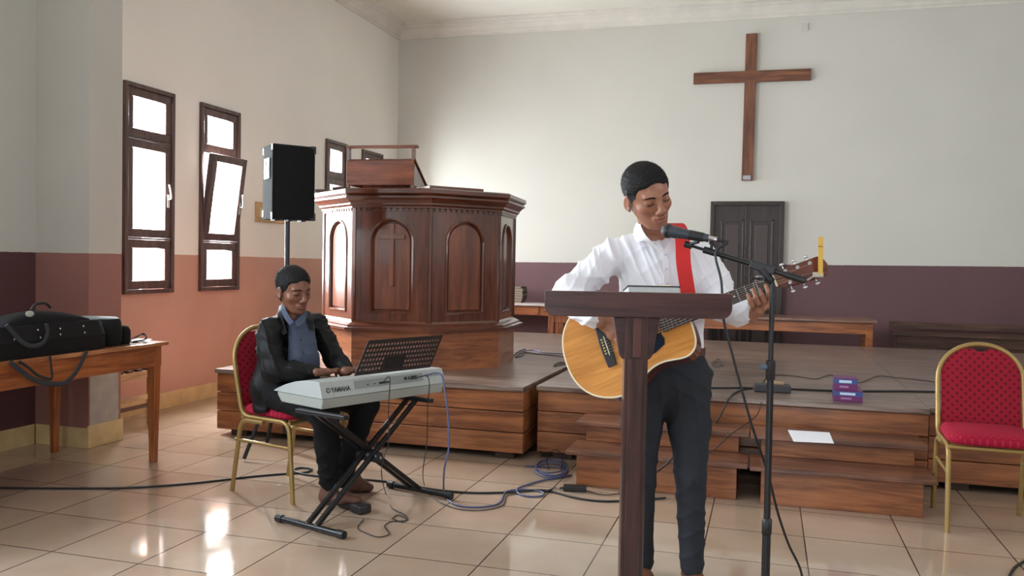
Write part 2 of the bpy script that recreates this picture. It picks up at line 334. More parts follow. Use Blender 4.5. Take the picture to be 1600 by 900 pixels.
# cornice
def cornice(name, pts, m_):
    prof = [(0, -.19), (.018, -.19), (.022, -.165), (.045, -.15), (.05, -.125), (.085, -.085), (.09, -.07), (.125, -.055), (.13, -.035), (.175, -.025), (.18, 0), (0, 0)]
    mb = MB()
    (x0, y0), (x1, y1), nrm = pts
    rows = []
    for (x, y, mit) in ((x0, y0, 0), (x1, y1, 1)):
        rows.append([(x+nrm[0]*d-(nrm[1] != 0)*0, y+nrm[1]*d, ZC+h) for d, h in prof])
    mb.strip(rows, closed=True); return struct(mb.obj(name, m_))
cm = mat('cornice_plaster', (216, 211, 202), .7, noise=.05, nscale=5)
cornice('trim_1', ((XL, YB), (XR, YB), (0, -1)), cm); cornice('trim_2', ((XL, 1.99), (XL, YB), (1, 0)), cm)
# baseboards
def bb(name, x0, x1, y0, y1, h=.135):
    mb = MB(); L_ = max(x1-x0, y1-y0); k = max(1, int(L_/.45))
    for i in range(k):
        if x1-x0 > y1-y0: mb.box(x0+(x1-x0)*i/k+.001, x0+(x1-x0)*(i+1)/k-.001, y0, y1, 0, h)
        else: mb.box(x0, x1, y0+(y1-y0)*i/k+.001, y0+(y1-y0)*(i+1)/k-.001, 0, h)
    return struct(mb.obj(name, CREAM_STONE, bevel=.002))
bb('baseboard_left', XL, XL+.013, 2.0, YB); bb('baseboard_near', -1.355, -1.342, -3, 1.675); bb('baseboard_pilaster_front', -1.34, -.903, 1.677, 1.69); bb('baseboard_pilaster', -.915, -.902, 1.677, 2.003, .15)
bb('baseboard_back', XL, XR, YB-.013, YB)
# ------------------------------------------------------------------ windows
glass = bpy.data.materials.new('window_glass'); glass.use_nodes = True; N = glass.node_tree.nodes; L = glass.node_tree.links
N.clear(); out = N.new('ShaderNodeOutputMaterial'); tr = N.new('ShaderNodeBsdfTransparent'); gl = N.new('ShaderNodeBsdfGlossy'); gl.inputs['Roughness'].default_value = .05
tr.inputs[0].default_value = (.93, .95, .95, 1); mx = N.new('ShaderNodeMixShader'); mx.inputs[0].default_value = .05
L.new(tr.outputs[0], mx.inputs[1]); L.new(gl.outputs[0], mx.inputs[2]); L.new(mx.outputs[0], out.inputs[0])
def ring(mb, y0, y1, z0, z1, w, x0, x1):
    mb.box(x0, x1, y0, y1, z0, z0+w); mb.box(x0, x1, y0, y1, z1-w, z1); mb.box(x0, x1, y0, y0+w, z0+w, z1-w); mb.box(x0, x1, y1-w, y1, z0+w, z1-w)
for n, (a, b) in enumerate(WINS):
    w = thing('window_%d' % (n+1), None, None, (XL, (a+b)/2, WZ0)); w['kind'] = 'structure'; W_ = b-a; H_ = WZ1-WZ0; hw = W_/2
    mb = MB(); ring(mb, -hw, hw, 0, H_, .035, -.06, .03); mb.box(-.06, .022, -hw+.035, hw-.035, .44, .455); mb.box(-.06, .022, -hw+.035, hw-.035, 1.24, 1.255)
    mb.obj('window_frame', WINFRAME, w, bevel=.004)
    for k, (z0, z1) in enumerate(((.035, .44), (.455, 1.24), (1.255, H_-.035))):
        sh = thing('sash', None, None); sh.parent = w; sh.location = (0, 0, z0); del_ = z1-z0
        mb = MB(); ring(mb, -hw+.037, hw-.037, .002, del_-.002, .068, -.04, .015)
        so = mb.obj('sash', WINFRAME, w, bevel=.005); bpy.data.objects.remove(sh)
        so.location = (0, 0, z0)
        g = MB().box(-.012, -.006, -hw+.10, hw-.10, .06, del_-.06).obj('glass_pane', glass, so)
        if k == 1:
            if n == 1: so.rotation_euler = (0, math.radians(7.5), 0); so.location.x = .012
            h = MB(); h.box(.015, .022, hw-.085, hw-.06, .26, .37); h.tube(fillet([(.02, hw-.072, .33), (.05, hw-.072, .335), (.055, hw-.09, .40), (.05, hw-.10, .45)], .015), [.007]*len(fillet([(0, 0, 0), (1, 0, 0), (1, 1, 0), (1, 1, 1)], .015)), 8)
            lab(h.obj('window_handle', WHITEP if n == 0 else mat('grey_metal', (150, 150, 150), .4), so, smooth=50), 'white lever handle')
# ------------------------------------------------------------------ back door
d = thing('door_1', None, None, (2.714, YB, 0)); d['kind'] = 'structure'
mb = MB(); mb.box(0, .05, -.05, 0, 0, 2.08); mb.box(.811, .861, -.05, 0, 0, 2.08); mb.box(.05, .811, -.05, 0, 2.03, 2.08); mb.obj('door_frame', DOORW, d, bevel=.004)
mb = MB(); mb.box(.05, .811, -.03, -.005, 0, 2.03); mb.obj('door_leaf', DOORW, d)
mb = MB()
for x0 in (.13, .47):
    for z0, z1 in ((.15, .80), (.95, 1.86)):
        ring_ = [(x0, x0+.27, z0, z0+.02), (x0, x0+.27, z1-.02, z1), (x0, x0+.02, z0, z1), (x0+.25, x0+.27, z0, z1)]
        for (p, q, r, s) in ring_: mb.box(p, q, -.042, -.03, r, s)
        mb.box(x0+.06, x0+.21, -.036, -.03, z0+.06, z1-.06)
mb.box(.415, .425, -.036, -.03, 0, 2.03); mb.obj('door_panel', mat('door_panel_paint', (62, 48, 45), .35), d, bevel=.003)
# ------------------------------------------------------------------ wall cross
c = thing('wall_cross', 'large plain brown wooden cross hanging high on the back wall', 'cross', (3.135, YB-.02, 2.33))
mb = MB(); Mx = Matrix.Rotation(math.radians(.3), 4, 'Y'); mb.box(-.066, .066, -.022, .018, 0, 1.76, Mx); mb.obj('upright', CROSSW, c, bevel=.003)
mb = MB(); mb.box(-.672, .69, -.024, .016, 1.18, 1.315, Mx); lab(mb.obj('crossbeam', wood('crossbeam_wood', (138, 88, 62), (108, 64, 44), 'x', .5, coat=0), c, bevel=.003), 'horizontal beam')
mb = MB(); mb.box(-.05, .04, -.027, -.022, .01, .06); lab(mb.obj('plate', mat('grey_plate', (170, 172, 180), .4), c), 'small pale metal plate at the foot')
p = on(1257, 42, 1, YB-.012); tag(MB().box(p[0]-.045, p[0]+.045, YB-.012, YB, p[2]-.045, p[2]+.045).obj('blank_wall_plate', mat('wall_plate', (200, 198, 192), .5), None, bevel=.004), 'small square off-white cover plate on back wall right of cross top', 'wall plate')
p = on(1167, 21, 1, YB-.02); tag(MB().tube([(p[0]-.02, YB, p[2]), (p[0]-.01, YB-.03, p[2]), (p[0]+.02, YB-.03, p[2]+.015)], .008, 8).obj('wall_hook', BLACKM), 'tiny dark hook in the back wall above the large cross', 'hook')
# light wooden board on left wall behind the loudspeaker
a = on(401, 315, 0, XL+.02); b = on(446, 350, 0, XL+.02)
t = thing('wooden_wall_rack', 'pale wooden framed rack on the left wall behind the loudspeaker', 'wall rack', (XL, a[1], b[2]))
lp = wood('pale_wood', (212, 178, 120), (190, 152, 98), 'y', .5); hh = a[2]-b[2]; ww = b[1]-a[1]
mb = MB(); mb.box(0, .02, 0, ww, 0, .05); mb.box(0, .02, 0, ww, hh-.05, hh); mb.box(0, .02, 0, .06, .05, hh-.05); mb.box(0, .02, ww-.06, ww, .05, hh-.05); mb.obj('rack_frame', lp, t, bevel=.003)
mb = MB(); mb.box(.0, .008, .06, ww-.06, .05, hh-.05); mb.obj('back_board', mat('pale_board', (206, 186, 150), .6), t)
for q_ in (.35, .6): MB().tube([(.01, ww*.4, hh*q_), (.05, ww*.4, hh*q_)], .01, 8).obj('peg', ORANGE, t)
# ------------------------------------------------------------------ platform
def platform(label, x0, x1, y0f, y1, ends=True, h=PH):
    t = thing('platform_section', label, 'platform', (x0, y0f, 0), 0, 'wooden platform sections'); w = x1-x0; dp = y1-y0f
    mb = MB(); mb.box(-.004, w+.004, -.025, dp, h-.032, h); lab(mb.obj('deck', DECK, t, bevel=.004), 'dark worn deck boards')
    mb = MB()
    for k in range(3):
        z0 = .045+k*.136; mb.box(0, w, 0, .025, z0, z0+.131)
        mb.box(0, .025, .026, dp, z0, z0+.131); mb.box(w-.025, w, .026, dp, z0, z0+.131)
    mb.obj('board', PINE, t, bevel=.005)
    mb = MB(); mb.box(.02, w-.02, .02, dp, 0.05, h-.035); mb.obj('inner_carcass', mat('carcass_dark', (60, 40, 30), .8), t)
    for xx in (.10, w/2, w-.2):
        mb = MB(); mb.box(xx, xx+.13, .03, .12, 0, .048); mb.obj('foot', mat('foot_wood', (62, 42, 32), .7), t, bevel=.004)
    return t
platform('left platform section carrying the pulpit, beside the seated player', -.413, 1.90, 2.385, 6.6)
platform('middle platform section behind the standing guitarist and the steps', 1.965, 4.325, 2.50, 6.6)
platform('right platform section behind the red banquet chair', 4.335, 6.9, 2.56, 6.6)
# steps
def steps(label, x0, x1, y0, rz=0):
    t = thing('wooden_steps', label, 'steps', (x0, y0, 0), rz, 'two-tread step units'); w = x1-x0
    MB().box(.06, w-.06, .045, .07, 0.0, .185).obj('riser', PINE, t, bevel=.003); MB().box(.06, w-.06, .325, .35, .208, .305).obj('riser', PINE, t, bevel=.003)
    for a_, b_ in ((.062, .10), (w-.10, w-.062)):
        mb = MB(); mb.prism([(.07, 0), (.60, 0), (.60, .305), (.35, .305), (.35, .184), (.07, .184)], a_, b_, Matrix(((0, 0, 1, 0), (1, 0, 0, 0), (0, 1, 0, 0), (0, 0, 0, 1)))); mb.obj('side_board', TREAD, t, bevel=.003)
    mb = MB(); mb.box(0, w, 0, .335, .185, .208); mb.obj('lower_tread', TREAD, t, bevel=.005)
    mb = MB(); mb.box(0, w, .27, .60, .307, .332); mb.obj('upper_tread', TREAD, t, bevel=.005)
    return t
steps('left step unit, behind the lectern and guitarist', 2.30, 3.325, 1.86)
steps('right step unit with a sheet of paper on its upper tread', 3.335, 4.27, 1.83, math.radians(1.0))
# ------------------------------------------------------------------ pulpit (octagonal)
OA = math.radians(50); S_ = .60; A_ = np.array([1.434, 3.306]); P_c = A_-S_*np.array([math.cos(OA), math.sin(OA)])
inw = np.array([-math.sin(OA), math.cos(OA)]); OC = (A_+P_c)/2+inw*S_*1.2071
pul = thing('pulpit', 'tall octagonal dark wooden pulpit with arched panels and a carved cross', 'pulpit', (OC[0], OC[1], PH))
R0 = S_/2/math.sin(math.pi/8)
def octa(r, z): return [(r*math.cos(OA-math.pi/2+(k-.5)*math.pi/4), r*math.sin(OA-math.pi/2+(k-.5)*math.pi/4), z) for k in range(8)]
def octprof(prof): 
    mb = MB(); rows = [octa(R0+d, z) for d, z in prof]; mb.strip(rows, closed=True); mb.add(rows[-1], [tuple(range(8))]); mb.add(rows[0], [tuple(range(7, -1, -1))]); return mb
octprof([(.0, 0), (.0, .285)]).obj('plinth', wood('plinth_wood', (170, 102, 60), (140, 78, 46), 'h', .33, coat=.5), pul)
octprof([(.012, .285), (.075, .29), (.075, .308), (.045, .315), (.045, .325), (.005, .345), (-.01, .36)]).obj('lower_moulding', MAHOGX, pul)
HB0, HB1 = .33, 1.19
octprof([(-.035, HB0), (-.035, HB1)]).obj('body_core', MAHOG, pul)
octprof([(-.01, 1.165), (-.01, 1.185), (.012, 1.19), (.012, 1.20), (.03, 1.215), (.03, 1.225), (.05, 1.245), (.075, 1.262), (.075, 1.275), (.06, 1.28), (.085, 1.295), (.085, 1.322), (.07, 1.33), (0, 1.33)]).obj('cornice', MAHOGX, pul)
ap0 = (R0-.035)*math.cos(math.pi/8); half = (R0-.035)*math.sin(math.pi/8)
for k in range(8):
    if k in (3, 4, 5): continue
    th = OA-math.pi/2+k*math.pi/4; n_ = Vector((math.cos(th), math.sin(th), 0)); tx = Vector((-math.sin(th), math.cos(th), 0))
    M_ = frame(n_*ap0, tx, Vector((0, 0, 1)), n_)      # x along face, y up, z outward
    face = bpy.data.objects.new('side_face', None)
    # frame board with arched opening
    ow, z0, z1 = .165, HB0+.085, HB1-.245; NA = 20
    arch = [(ow, z0)]+[(ow*math.cos(math.pi*i/NA), z1+ow*math.sin(math.pi*i/NA)) for i in range(NA+1)]+[(-ow, z0)]
    fw = half-.001; mb = MB(); 
    outer = []
    for (x, y) in arch:
        if y <= z0+1e-6: outer.append((math.copysign(fw, x), HB0))
        elif y <= z1+1e-6 and abs(abs(x)-ow) < 1e-6: outer.append((math.copysign(fw, x), z1))
        else:
            an = math.atan2(y-z1, x); s = min(fw/max(1e-6, abs(math.cos(an))), (HB1-z1)/max(1e-6, math.sin(an))); outer.append((s*math.cos(an), z1+s*math.sin(an)))
    T_ = .022
    def row(pl, z): return [M_ @ Vector((x, y, z)) for x, y in pl]
    mb.strip([row(outer, 0), row(outer, T_), row(arch, T_), row(arch, 0)])
    mb.add([M_ @ Vector(q) for q in ((-fw, HB0, T_), (fw, HB0, T_), (ow, z0, T_), (-ow, z0, T_))], [(0, 1, 2, 3)])
    # fill top corners
    tl = [i for i in range(len(outer))]
    for sgn in (1, -1):
        idx = [i for i in range(len(outer)) if outer[i][0]*sgn > 0 and outer[i][1] > z1]
        cands = [outer[i] for i in idx if abs(abs(outer[i][0])-fw) < 1e-5]; cand2 = [outer[i] for i in idx if abs(outer[i][1]-HB1) < 1e-5]
        if cands and cand2:
            a1 = max(cands, key=lambda q: q[1]); a2 = max(cand2, key=lambda q: abs(q[0])); mb.add([M_ @ Vector((*q, T_)) for q in (a1, (sgn*fw, HB1), a2)], [(0, 1, 2)])
    fo = mb.obj('face_frame', MAHOG, pul)
    # raised moulding around the arch
    def arc(w, zz0, zz1): return [(w, zz0)]+[(w*math.cos(math.pi*i/NA), zz1+w*math.sin(math.pi*i/NA)) for i in range(NA+1)]+[(-w, zz0)]
    mb = MB()
    loop = lambda w, zz: [M_ @ Vector((x, y, zz)) for x, y in arc(w, z0-(w-ow), z1)]
    mb.strip([loop(ow+.004, T_), loop(ow+.004, T_+.008), loop(ow-.008, T_+.011), loop(ow-.014, T_+.004), loop(ow-.018, .0)], closed=True)
    mb.obj('arch_moulding', MAHOG, fo, smooth=35)
    # inner raised panel
    mb = MB(); inner = lambda w, zz: [M_ @ Vector((x, y, zz)) for x, y in arc(w, z0+(ow-w), z1)]
    mb.strip([inner(ow-.022, 0), inner(ow-.030, .010), inner(ow-.034, .010)], closed=True)
    r_ = inner(ow-.034, .010); mb.add(r_, [tuple(range(len(r_)))]); mb.obj('arched_panel', PANEL, fo)
    if k == 7:
        mb = MB(); zc = z1+.0; mb.box(-.017, .017, zc-.33, zc+.130, .010, .026, M_); mb.box(-.100, .100, zc+.018, zc+.052, .010, .027, M_)
        lab(mb.obj('carved_cross', PANEL, fo, bevel=.002), 'cross in low relief on the panel')
    mb = MB()
    for i in range(12):
        xx = -fw+.03+i*(2*fw-.06)/11; mb.box(xx-.012, xx+.012, HB1-.022, HB1-.002, T_, T_+.014, M_)
    mb.obj('dentil', MAHOG, fo)
lab(pul, pul['label'])
# corner posts
for k in range(8):
    if k in (4, 5): continue
    mb = MB()
    th = OA-math.pi/2+(k-.5)*math.pi/4; r = R0-.018; mb.cyl((r*math.cos(th), r*math.sin(th), HB0), (r*math.cos(th), r*math.sin(th), HB1), .02, n=8); mb.obj('corner_bead', MAHOG, pul)
ZT = PH+1.33
# flat ledge plank on the pulpit rim
q1 = Vector((OC[0], OC[1], 0))
th = OA-math.pi/2; t = thing('ledge_board', 'flat dark board lying on the right rim of the pulpit', 'board', (OC[0], OC[1], ZT))
M_ = RZ(th); MB().box(.44, .70, -.30, .16, 0.002, .028, M_).obj('board_top', MAHOG, t, bevel=.003)
for (px, py, lx, l_) in ((510, 297, .075, 'small dark flat book on the left rim of the pulpit, nearer the wall'), (533, 293, .05, 'small dark block on the pulpit rim beside the reading desk')):
    p = on(px, py, 2, ZT+.02); o = MB().box(-lx, lx, -.05, .05, 0.001, .022).obj('hymn_book' if lx > .06 else 'wooden_block', mat('dark_book', (70, 50, 48), .6), None, bevel=.002); o.location = (p[0], p[1], ZT); o.rotation_euler = (0, 0, .1); tag(o, l_, 'book' if lx > .06 else 'block')
# reading desk on the pulpit
a = on(541, 291, 2, ZT+.03); b = on(643, 291, 2, ZT+.03)
yd = 2.93; a = on(541, 291, 1, yd); b = on(643, 291, 1, yd); wd = b[0]-a[0]; z0 = a[2]
t = thing('reading_desk', 'sloping wooden reading desk with open rail standing on top of the pulpit', 'reading desk', (a[0], yd, ZT), math.radians(4)); zb = .04; zt = zb+.185
RED = wood('reading_desk_wood', (160, 86, 50), (124, 62, 36), 'x', .45, coat=0)
MB().box(0, wd, 0, .018, zb, zt).obj('front_panel', RED, t, bevel=.002)
for x0 in (0, wd-.016): MB().prism([(.0, zb), (.30, zb), (.02, zt)], x0, x0+.016, Matrix(((0, 0, 1, 0), (1, 0, 0, 0), (0, 1, 0, 0), (0, 0, 0, 1)))).obj('side_panel', MAHOG, t)
mb = MB(); mb.bar((wd/2, .015, zt+.006), (wd/2, .33, zb+.01), wd+.02, .014); mb.obj('sloping_top', MAHOG, t, bevel=.002)
for x0 in (0, wd-.022):
    for y0 in (0, .27): MB().box(x0, x0+.022, y0, y0+.022, 0, zb).obj('foot', MAHOG, t, bevel=.002)
mb = MB()
[MB().box(a_, a_+.024, .004, .04, zt, zt+.095).obj('rail_post', MAHOG, t, bevel=.002) for a_ in (-.002, wd-.02)]
MB().box(-.005, wd+.02, 0, .06, zt+.095, zt+.113).obj('top_rail', RED, t, bevel=.002)
# ------------------------------------------------------------------ back tables and benches
def back_table(label, x0, x1, y0, y1, h, top, m_, slats=False, drawer=False):
    t = thing('wooden_table', label, 'table', (x0, y0, 0), 0, 'tables behind the platform'); w = x1-x0; dp = y1-y0
    MB().box(0, w, 0, dp, h-.03, h).obj('tabletop', top, t, bevel=.005)
    MB().box(.05, w-.05, .05, .075, h-.15, h-.032).obj('apron', m_, t, bevel=.003)
    for (x, y) in ((.04, .04), (w-.11, .04), (.04, dp-.11), (w-.11, dp-.11)): MB().box(x, x+.07, y, y+.07, 0, h-.031).obj('leg', m_, t, bevel=.004)
    if slats:
        mb = MB()
        for i in range(4): mb.box(.035+.0, .06, .15+i*.12, .15+i*.12+.04, .1, h-.15) if False else mb.box(.125+i*.06, .125+i*.06+.035, .05, .075, .1, h-.151)
        mb.obj('slat', m_, t, bevel=.002)
    if drawer:
        MB().box(.15, w-.3, .035, .052, h-.145, h-.04).obj('drawer', m_, t, bevel=.003)
    return t
TOPG = wood('table_top_wood', (150, 112, 92), (120, 86, 70), 'x', .3)
c1 = on(1372, 500, 2, .75)
back_table('long low wooden table behind platform right of guitarist, seen below the door', 2.55, c1[0]-.02, 6.72, 7.35, .75, TOPG, ORANGE)
c2 = on(832, 487, 2, .75)
back_table('dark edged table with slatted end behind platform left of the lectern', c2[0], 2.35, 6.72, 7.3, .75, TOPG, wood('slat_table_wood', (160, 92, 52), (126, 66, 34), 'z', .4), slats=True)
back_table('orange wooden side table in the corner carrying a stack of old books', -.9, c2[0]+.05, 7.38, 7.8, .78, mat('worn_white_top', (190, 180, 176), .4, noise=.08), ORANGE, drawer=True)
# long bench against the back wall at right
t = thing('long_bench', 'long dark wooden bench along the back wall at the right', 'bench', (4.75, 7.35, 0))
DB = wood('bench_wood', (106, 74, 60), (78, 52, 42), 'x', .4)
MB().box(0, 3.2, .0, .36, .56, .60).obj('bench_seat', DB, t, bevel=.004); MB().box(0, 3.2, .30, .33, .62, .70).obj('bench_back_rail', DB, t, bevel=.004)
MB().box(0.05, 3.15, .03, .06, .36, .56).obj('bench_apron', DB, t, bevel=.003)
for x in (.05, 1.5, 3.08): MB().box(x, x+.07, .05, .33, 0, .56).obj('bench_leg', DB, t, bevel=.003)
# stack of books on corner table
bx = on(800, 474, 1, 7.5); xx = bx[0]; z = .7805; cols = [(112, 88, 78), (96, 78, 72), (70, 60, 58), (120, 104, 92), (60, 54, 54), (104, 92, 84), (88, 72, 66)]
for i, cc in enumerate(cols):
    th_ = .024+.006*(i % 3); w_ = .30-.02*(i % 2)
    l_ = 'old brown book in the stack beside the pulpit, ' + ['lowest of all', 'second from the bottom', 'third from the bottom', 'fourth, in the middle of the stack', 'third from the top', 'second from the top', 'topmost of all'][i]
    t = thing('old_book', l_, 'book', (xx+random.uniform(-.012, .012), 7.48, z), random.uniform(-.05, .05), 'stacked books on the corner table')
    mb = MB(); mb.box(-.16, .14, -.02, .2, 0, .003); mb.box(-.16, .14, -.02, .2, th_-.003, th_); mb.box(.136, .14, -.02, .2, .003, th_-.003); mb.obj('cover', mat('book_cover_%d' % i, cc, .7), t)
    MB().box(-.155, .136, -.015, .195, .003, th_-.003).obj('pages', mat('old_pages', (158, 140, 122), .8, noise=.15, nscale=60), t); z += th_+.0005
# ------------------------------------------------------------------ banquet chairs
def banquet_chair(label, loc, rz):
    """local: faces +x, width along y, origin on the floor under the seat centre"""
    t = thing('banquet_chair', label, 'chair', loc, rz, 'red banquet chairs')
    hw = .205; ft = .0125
    for s in (-1, 1):
        # front leg, seat rail and back post in one bent tube
        pts = fillet([(.225, s*hw, 0), (.19, s*hw, .425), (-.17, s*hw, .425), (-.225, s*hw, .66)], .06, 6)
        MB().tube(pts, ft, 10).obj('side_frame', GOLD, t, smooth=50)
        pts = fillet([(-.245, s*(hw+.002), 0), (-.175, s*(hw+.002), .405), (.0, s*(hw+.002), .405)], .06, 6)
        MB().tube(pts, ft, 10).obj('leg', GOLD, t, smooth=50)
        MB().tube([(-.222, s*hw, .29), (.198, s*hw, .29)], .009, 8).obj('stretcher', GOLD, t, smooth=50)
    arch = []
    for i in range(25):
        a = math.pi*i/24; y = hw*math.cos(a); z = .70+.20*math.sin(a)**.9 if 0 < i < 24 else .70
        arch.append((-.225-(z-.66)*.19, y, z))
    full = [(-.225, hw, .66)]+arch+[(-.225, -hw, .66)]
    MB().tube(full, ft, 10).obj('back_frame', GOLD, t, smooth=50)
    mb = MB(); mb.tube([(.19, -hw, .42), (.19, hw, .42)], .012, 8); mb.obj('front_rail', GOLD, t, smooth=50)
    mb = MB(); mb.tube([(-.17, -hw, .42), (-.17, hw, .42)], .012, 8); mb.obj('rear_rail', GOLD, t, smooth=50)
    # backrest: padded panel, straight sides, arched top with a dip, rounded bottom
    NU, NV = 24, 24; rows = []
    def half_w(v): # v 0..1 bottom->top
        z = .475+v*.40; return hw-.016 if z < .72 else max(.01, (hw-.016)*math.sqrt(max(0, 1-((z-.72)/.168)**2.3)))
    for side in (1, -1):
        rr = []
        for i in range(NV+1):
            v = i/NV; w_ = half_w(v); row = []
            for j in range(NU+1):
                u = -1+2*j/NU; z = .475+v*.40
                z += (1-v)**3*(-.035)*(1-u*u) - (v**6)*.016*max(0, 1-(u*2.2)**2)
                th_ = .020*(1-abs(u)**4)*min(1, 6*v+.15)*min(1, 5*(1-v)+.15)+.002
                row.append((-.222-(z-.66)*.19+side*th_, u*w_, z))
            rr.append(row)
        rows.append(rr)
    mb = MB(); mb.strip(rows[0]); mb.strip(rows[1])
    n = NU+1; 
    fr_, bk = rows
    mb.strip([fr_[0], bk[0]]); mb.strip([fr_[-1], bk[-1]]); mb.strip([[r[0] for r in fr_], [r[0] for r in bk]]); mb.strip([[r[-1] for r in fr_], [r[-1] for r in bk]])
    lab(mb.obj('backrest', REDB, t, smooth=60), 'deep red dotted upholstery')
    # seat cushion
    mb = MB(); N_ = 40; prof = [(0, .437), (.94, .437), (1.0, .447), (1.0, .462), (.95, .482), (.8, .492), (.4, .498), (0.02, .499)]
    rows_ = []
    for k, z in prof:
        row = []
        for j in range(N_):
            a = 2*math.pi*j/N_; c_, s_ = math.cos(a), math.sin(a); e = .38
            row.append((.01+k*.215*math.copysign(abs(c_)**e, c_), k*(.212 if c_ > 0 else .205)*math.copysign(abs(s_)**e, s_), z))
        rows_.append(row)
    mb.strip(rows_, closed=True); lab(mb.obj('seat', REDS, t, smooth=60), 'padded crimson seat')
    return t
REDB = fabric_dots('red_fabric_back', (146, 22, 42), (98, 16, 32), 150); REDS = fabric_dots('red_fabric_seat', (150, 14, 44), (166, 34, 66), 190)
ch_l = banquet_chair('red banquet chair the seated keyboard player sits on', (.875, 1.255, 0), math.radians(-15.5))
p = on(1483, 833, 2, 0)
banquet_chair('empty red banquet chair standing at the right edge beside the steps', (p[0]+.205, p[1]+.225, 0), math.radians(-92))
# ------------------------------------------------------------------ loudspeaker on its stand
sx, sy = .335, 2.08
t = thing('speaker_stand', 'black tripod stand holding up the loudspeaker, behind the seated player', 'stand', (sx, sy, 0))
MB().tube([(0, 0, .12), (0, 0, .95)], .019, 14).obj('pole', BLACKM, t, smooth=50); lab(MB().tube([(0, 0, .95), (0, 0, 1.56)], .0165, 14).obj('upper_pole', BLACKM, t, smooth=50), None) if False else MB().tube([(0, 0, .95), (0, 0, 1.56)], .0165, 14).obj('upper_pole', BLACKM, t, smooth=50)
MB().cyl((0, 0, .92), (0, 0, .99), .027).obj('collar', BLACK, t, smooth=40); MB().cyl((.02, 0, .955), (.06, -.02, .955), .012).obj('knob', BLACK, t, smooth=40)
MB().cyl((0, 0, .60), (0, 0, .67), .03).obj('tripod_hub', BLACK, t, smooth=40)
for a_ in (-104, 10, 148):
    a_ = math.radians(a_); e = Vector((math.cos(a_), math.sin(a_), 0)); r_ = .27 if e.y > 0 else .355
    MB().tube([e*.03+Vector((0, 0, .63)), e*r_+Vector((0, 0, .015))], .0125, 10).obj('leg', BLACKM, t, smooth=50)
    MB().tube([Vector((0, 0, .22)), e*(r_*.62)+Vector((0, 0, .26))], .008, 8).obj('brace', BLACKM, t, smooth=50)
t = thing('loudspeaker', 'black carpeted loudspeaker box high on its tripod stand by the left windows', 'loudspeaker', (sx, sy, 1.545), math.radians(-38))
bw, bd, bh = .29, .24, .485   # local +x = front
poly = [(-bd/2, -bw/2+.045), (bd/2-.03, -bw/2), (bd/2, -bw/2+.004), (bd/2, bw/2-.004), (bd/2-.03, bw/2), (-bd/2, bw/2-.045)]
poly = [(-bd/2, -bw/2+.018), (bd/2-.012, -bw/2), (bd/2-.012, bw/2), (-bd/2, bw/2-.018)]
MB().prism(poly, 0, bh).obj('cabinet', mat('speaker_carpet', (16, 17, 20), .95, bump=.8, bscale=350), t, bevel=.006)
mb = MB(); rows = []
for i in range(9):
    y = -bw/2+.012+(bw-.024)*i/8; b_ = .008+.012*math.cos((i-4)/4*1.4); rows.append([(bd/2-.012, y, .012), (bd/2-.012+b_, y, .014), (bd/2-.012+b_, y, bh-.014), (bd/2-.012, y, bh-.012)])
mb.strip(rows); lab(mb.obj('grille', mat('speaker_grille', (7, 7, 8), .6, spec=.2, bump=.9, bscale=600), t), 'perforated black front grille')
for z0 in (0, bh-.045):
    for yy in (-bw/2, bw/2):
        s = math.copysign(1, yy); MB().box(bd/2-.045, bd/2-.006, yy-.004 if s < 0 else yy-.03, yy+.03 if s < 0 else yy+.004, z0-.003, z0+.048).obj('corner_guard', BLACK if s > 0 else mat('corner_metal', (170, 180, 190), .3, metal=.8), t, bevel=.003) if s > 0 else MB().box(bd/2-.03, bd/2-.010, yy-.003, yy+.001, z0-.003 if z0 == 0 else z0+.005, z0+.042).obj('corner_guard', mat('corner_metal', (190, 200, 210), .3, metal=.6), t, bevel=.001)
for z0 in (.02, bh-.055): MB().box(-bd/2-.002, -bd/2+.02, -bw/2+.014, -bw/2+.024, z0, z0+.04).obj('corner_guard', mat('corner_metal', (190, 200, 210), .3, metal=.6), t, bevel=.001)
sl = math.atan2(.018, bd-.012); n_ = Vector((-math.sin(sl)*1, -math.cos(sl), 0)); tx = Vector((math.cos(sl), -math.sin(sl), 0))
M_ = frame(Vector((-.01, -bw/2+.0095, .33)), tx, Vector((0, 0, 1)), n_)
mb = MB(); mb.box(-.055, .055, -.065, -.048, 0, .008, M_); mb.box(-.055, .055, .048, .065, 0, .008, M_); mb.box(-.055, -.035, -.048, .048, 0, .008, M_); mb.box(.035, .055, -.048, .048, 0, .008, M_)
lab(mb.obj('side_handle', mat('handle_metal', (186, 205, 220), .35, metal=.5), t), 'pale rectangular recessed handle frame'); MB().box(-.036, .036, -.049, .049, 0, .004, M_).obj('handle_recess', BLACK, t)
for yy in (-.09, 0, .09): MB().box(-.02, .05, yy-.015, yy+.015, -.008, 0).obj('rubber_foot', BLACK, t)
# ------------------------------------------------------------------ keyboard, its stand and pedal
KA = math.atan2(.918, .397); KU = Vector((math.cos(KA), math.sin(KA), 0)); KV = Vector((-math.sin(KA), math.cos(KA), 0))
KL, KD, KZ = .865, .40, .545
kb = thing('electronic_keyboard', 'silver grey electronic keyboard resting on black X stand in front of seated man', 'keyboard', (1.305, .805, KZ), KA)
KG = mat('keyboard_silver', (176, 182, 180), .4, spec=.5); KG2 = mat('keyboard_lower_grey', (160, 164, 158), .5)
def xprism(mb, prof, x0, x1): mb.prism(prof, x0, x1, Matrix(((0, 0, 1, 0), (1, 0, 0, 0), (0, 1, 0, 0), (0, 0, 0, 1))))
mb = MB(); xprism(mb, [(.0, .052), (.012, .0), (.345, .0), (.375, .03), (.385, .052)], .008, KL-.008); mb.obj('lower_case', KG2, kb, bevel=.006)
endp = [(-.004, .054), (.022, .135), (.05, .137), (.14, .133), (.22, .120), (.30, .098), (.36, .076), (.40, .058), (.40, .054)]
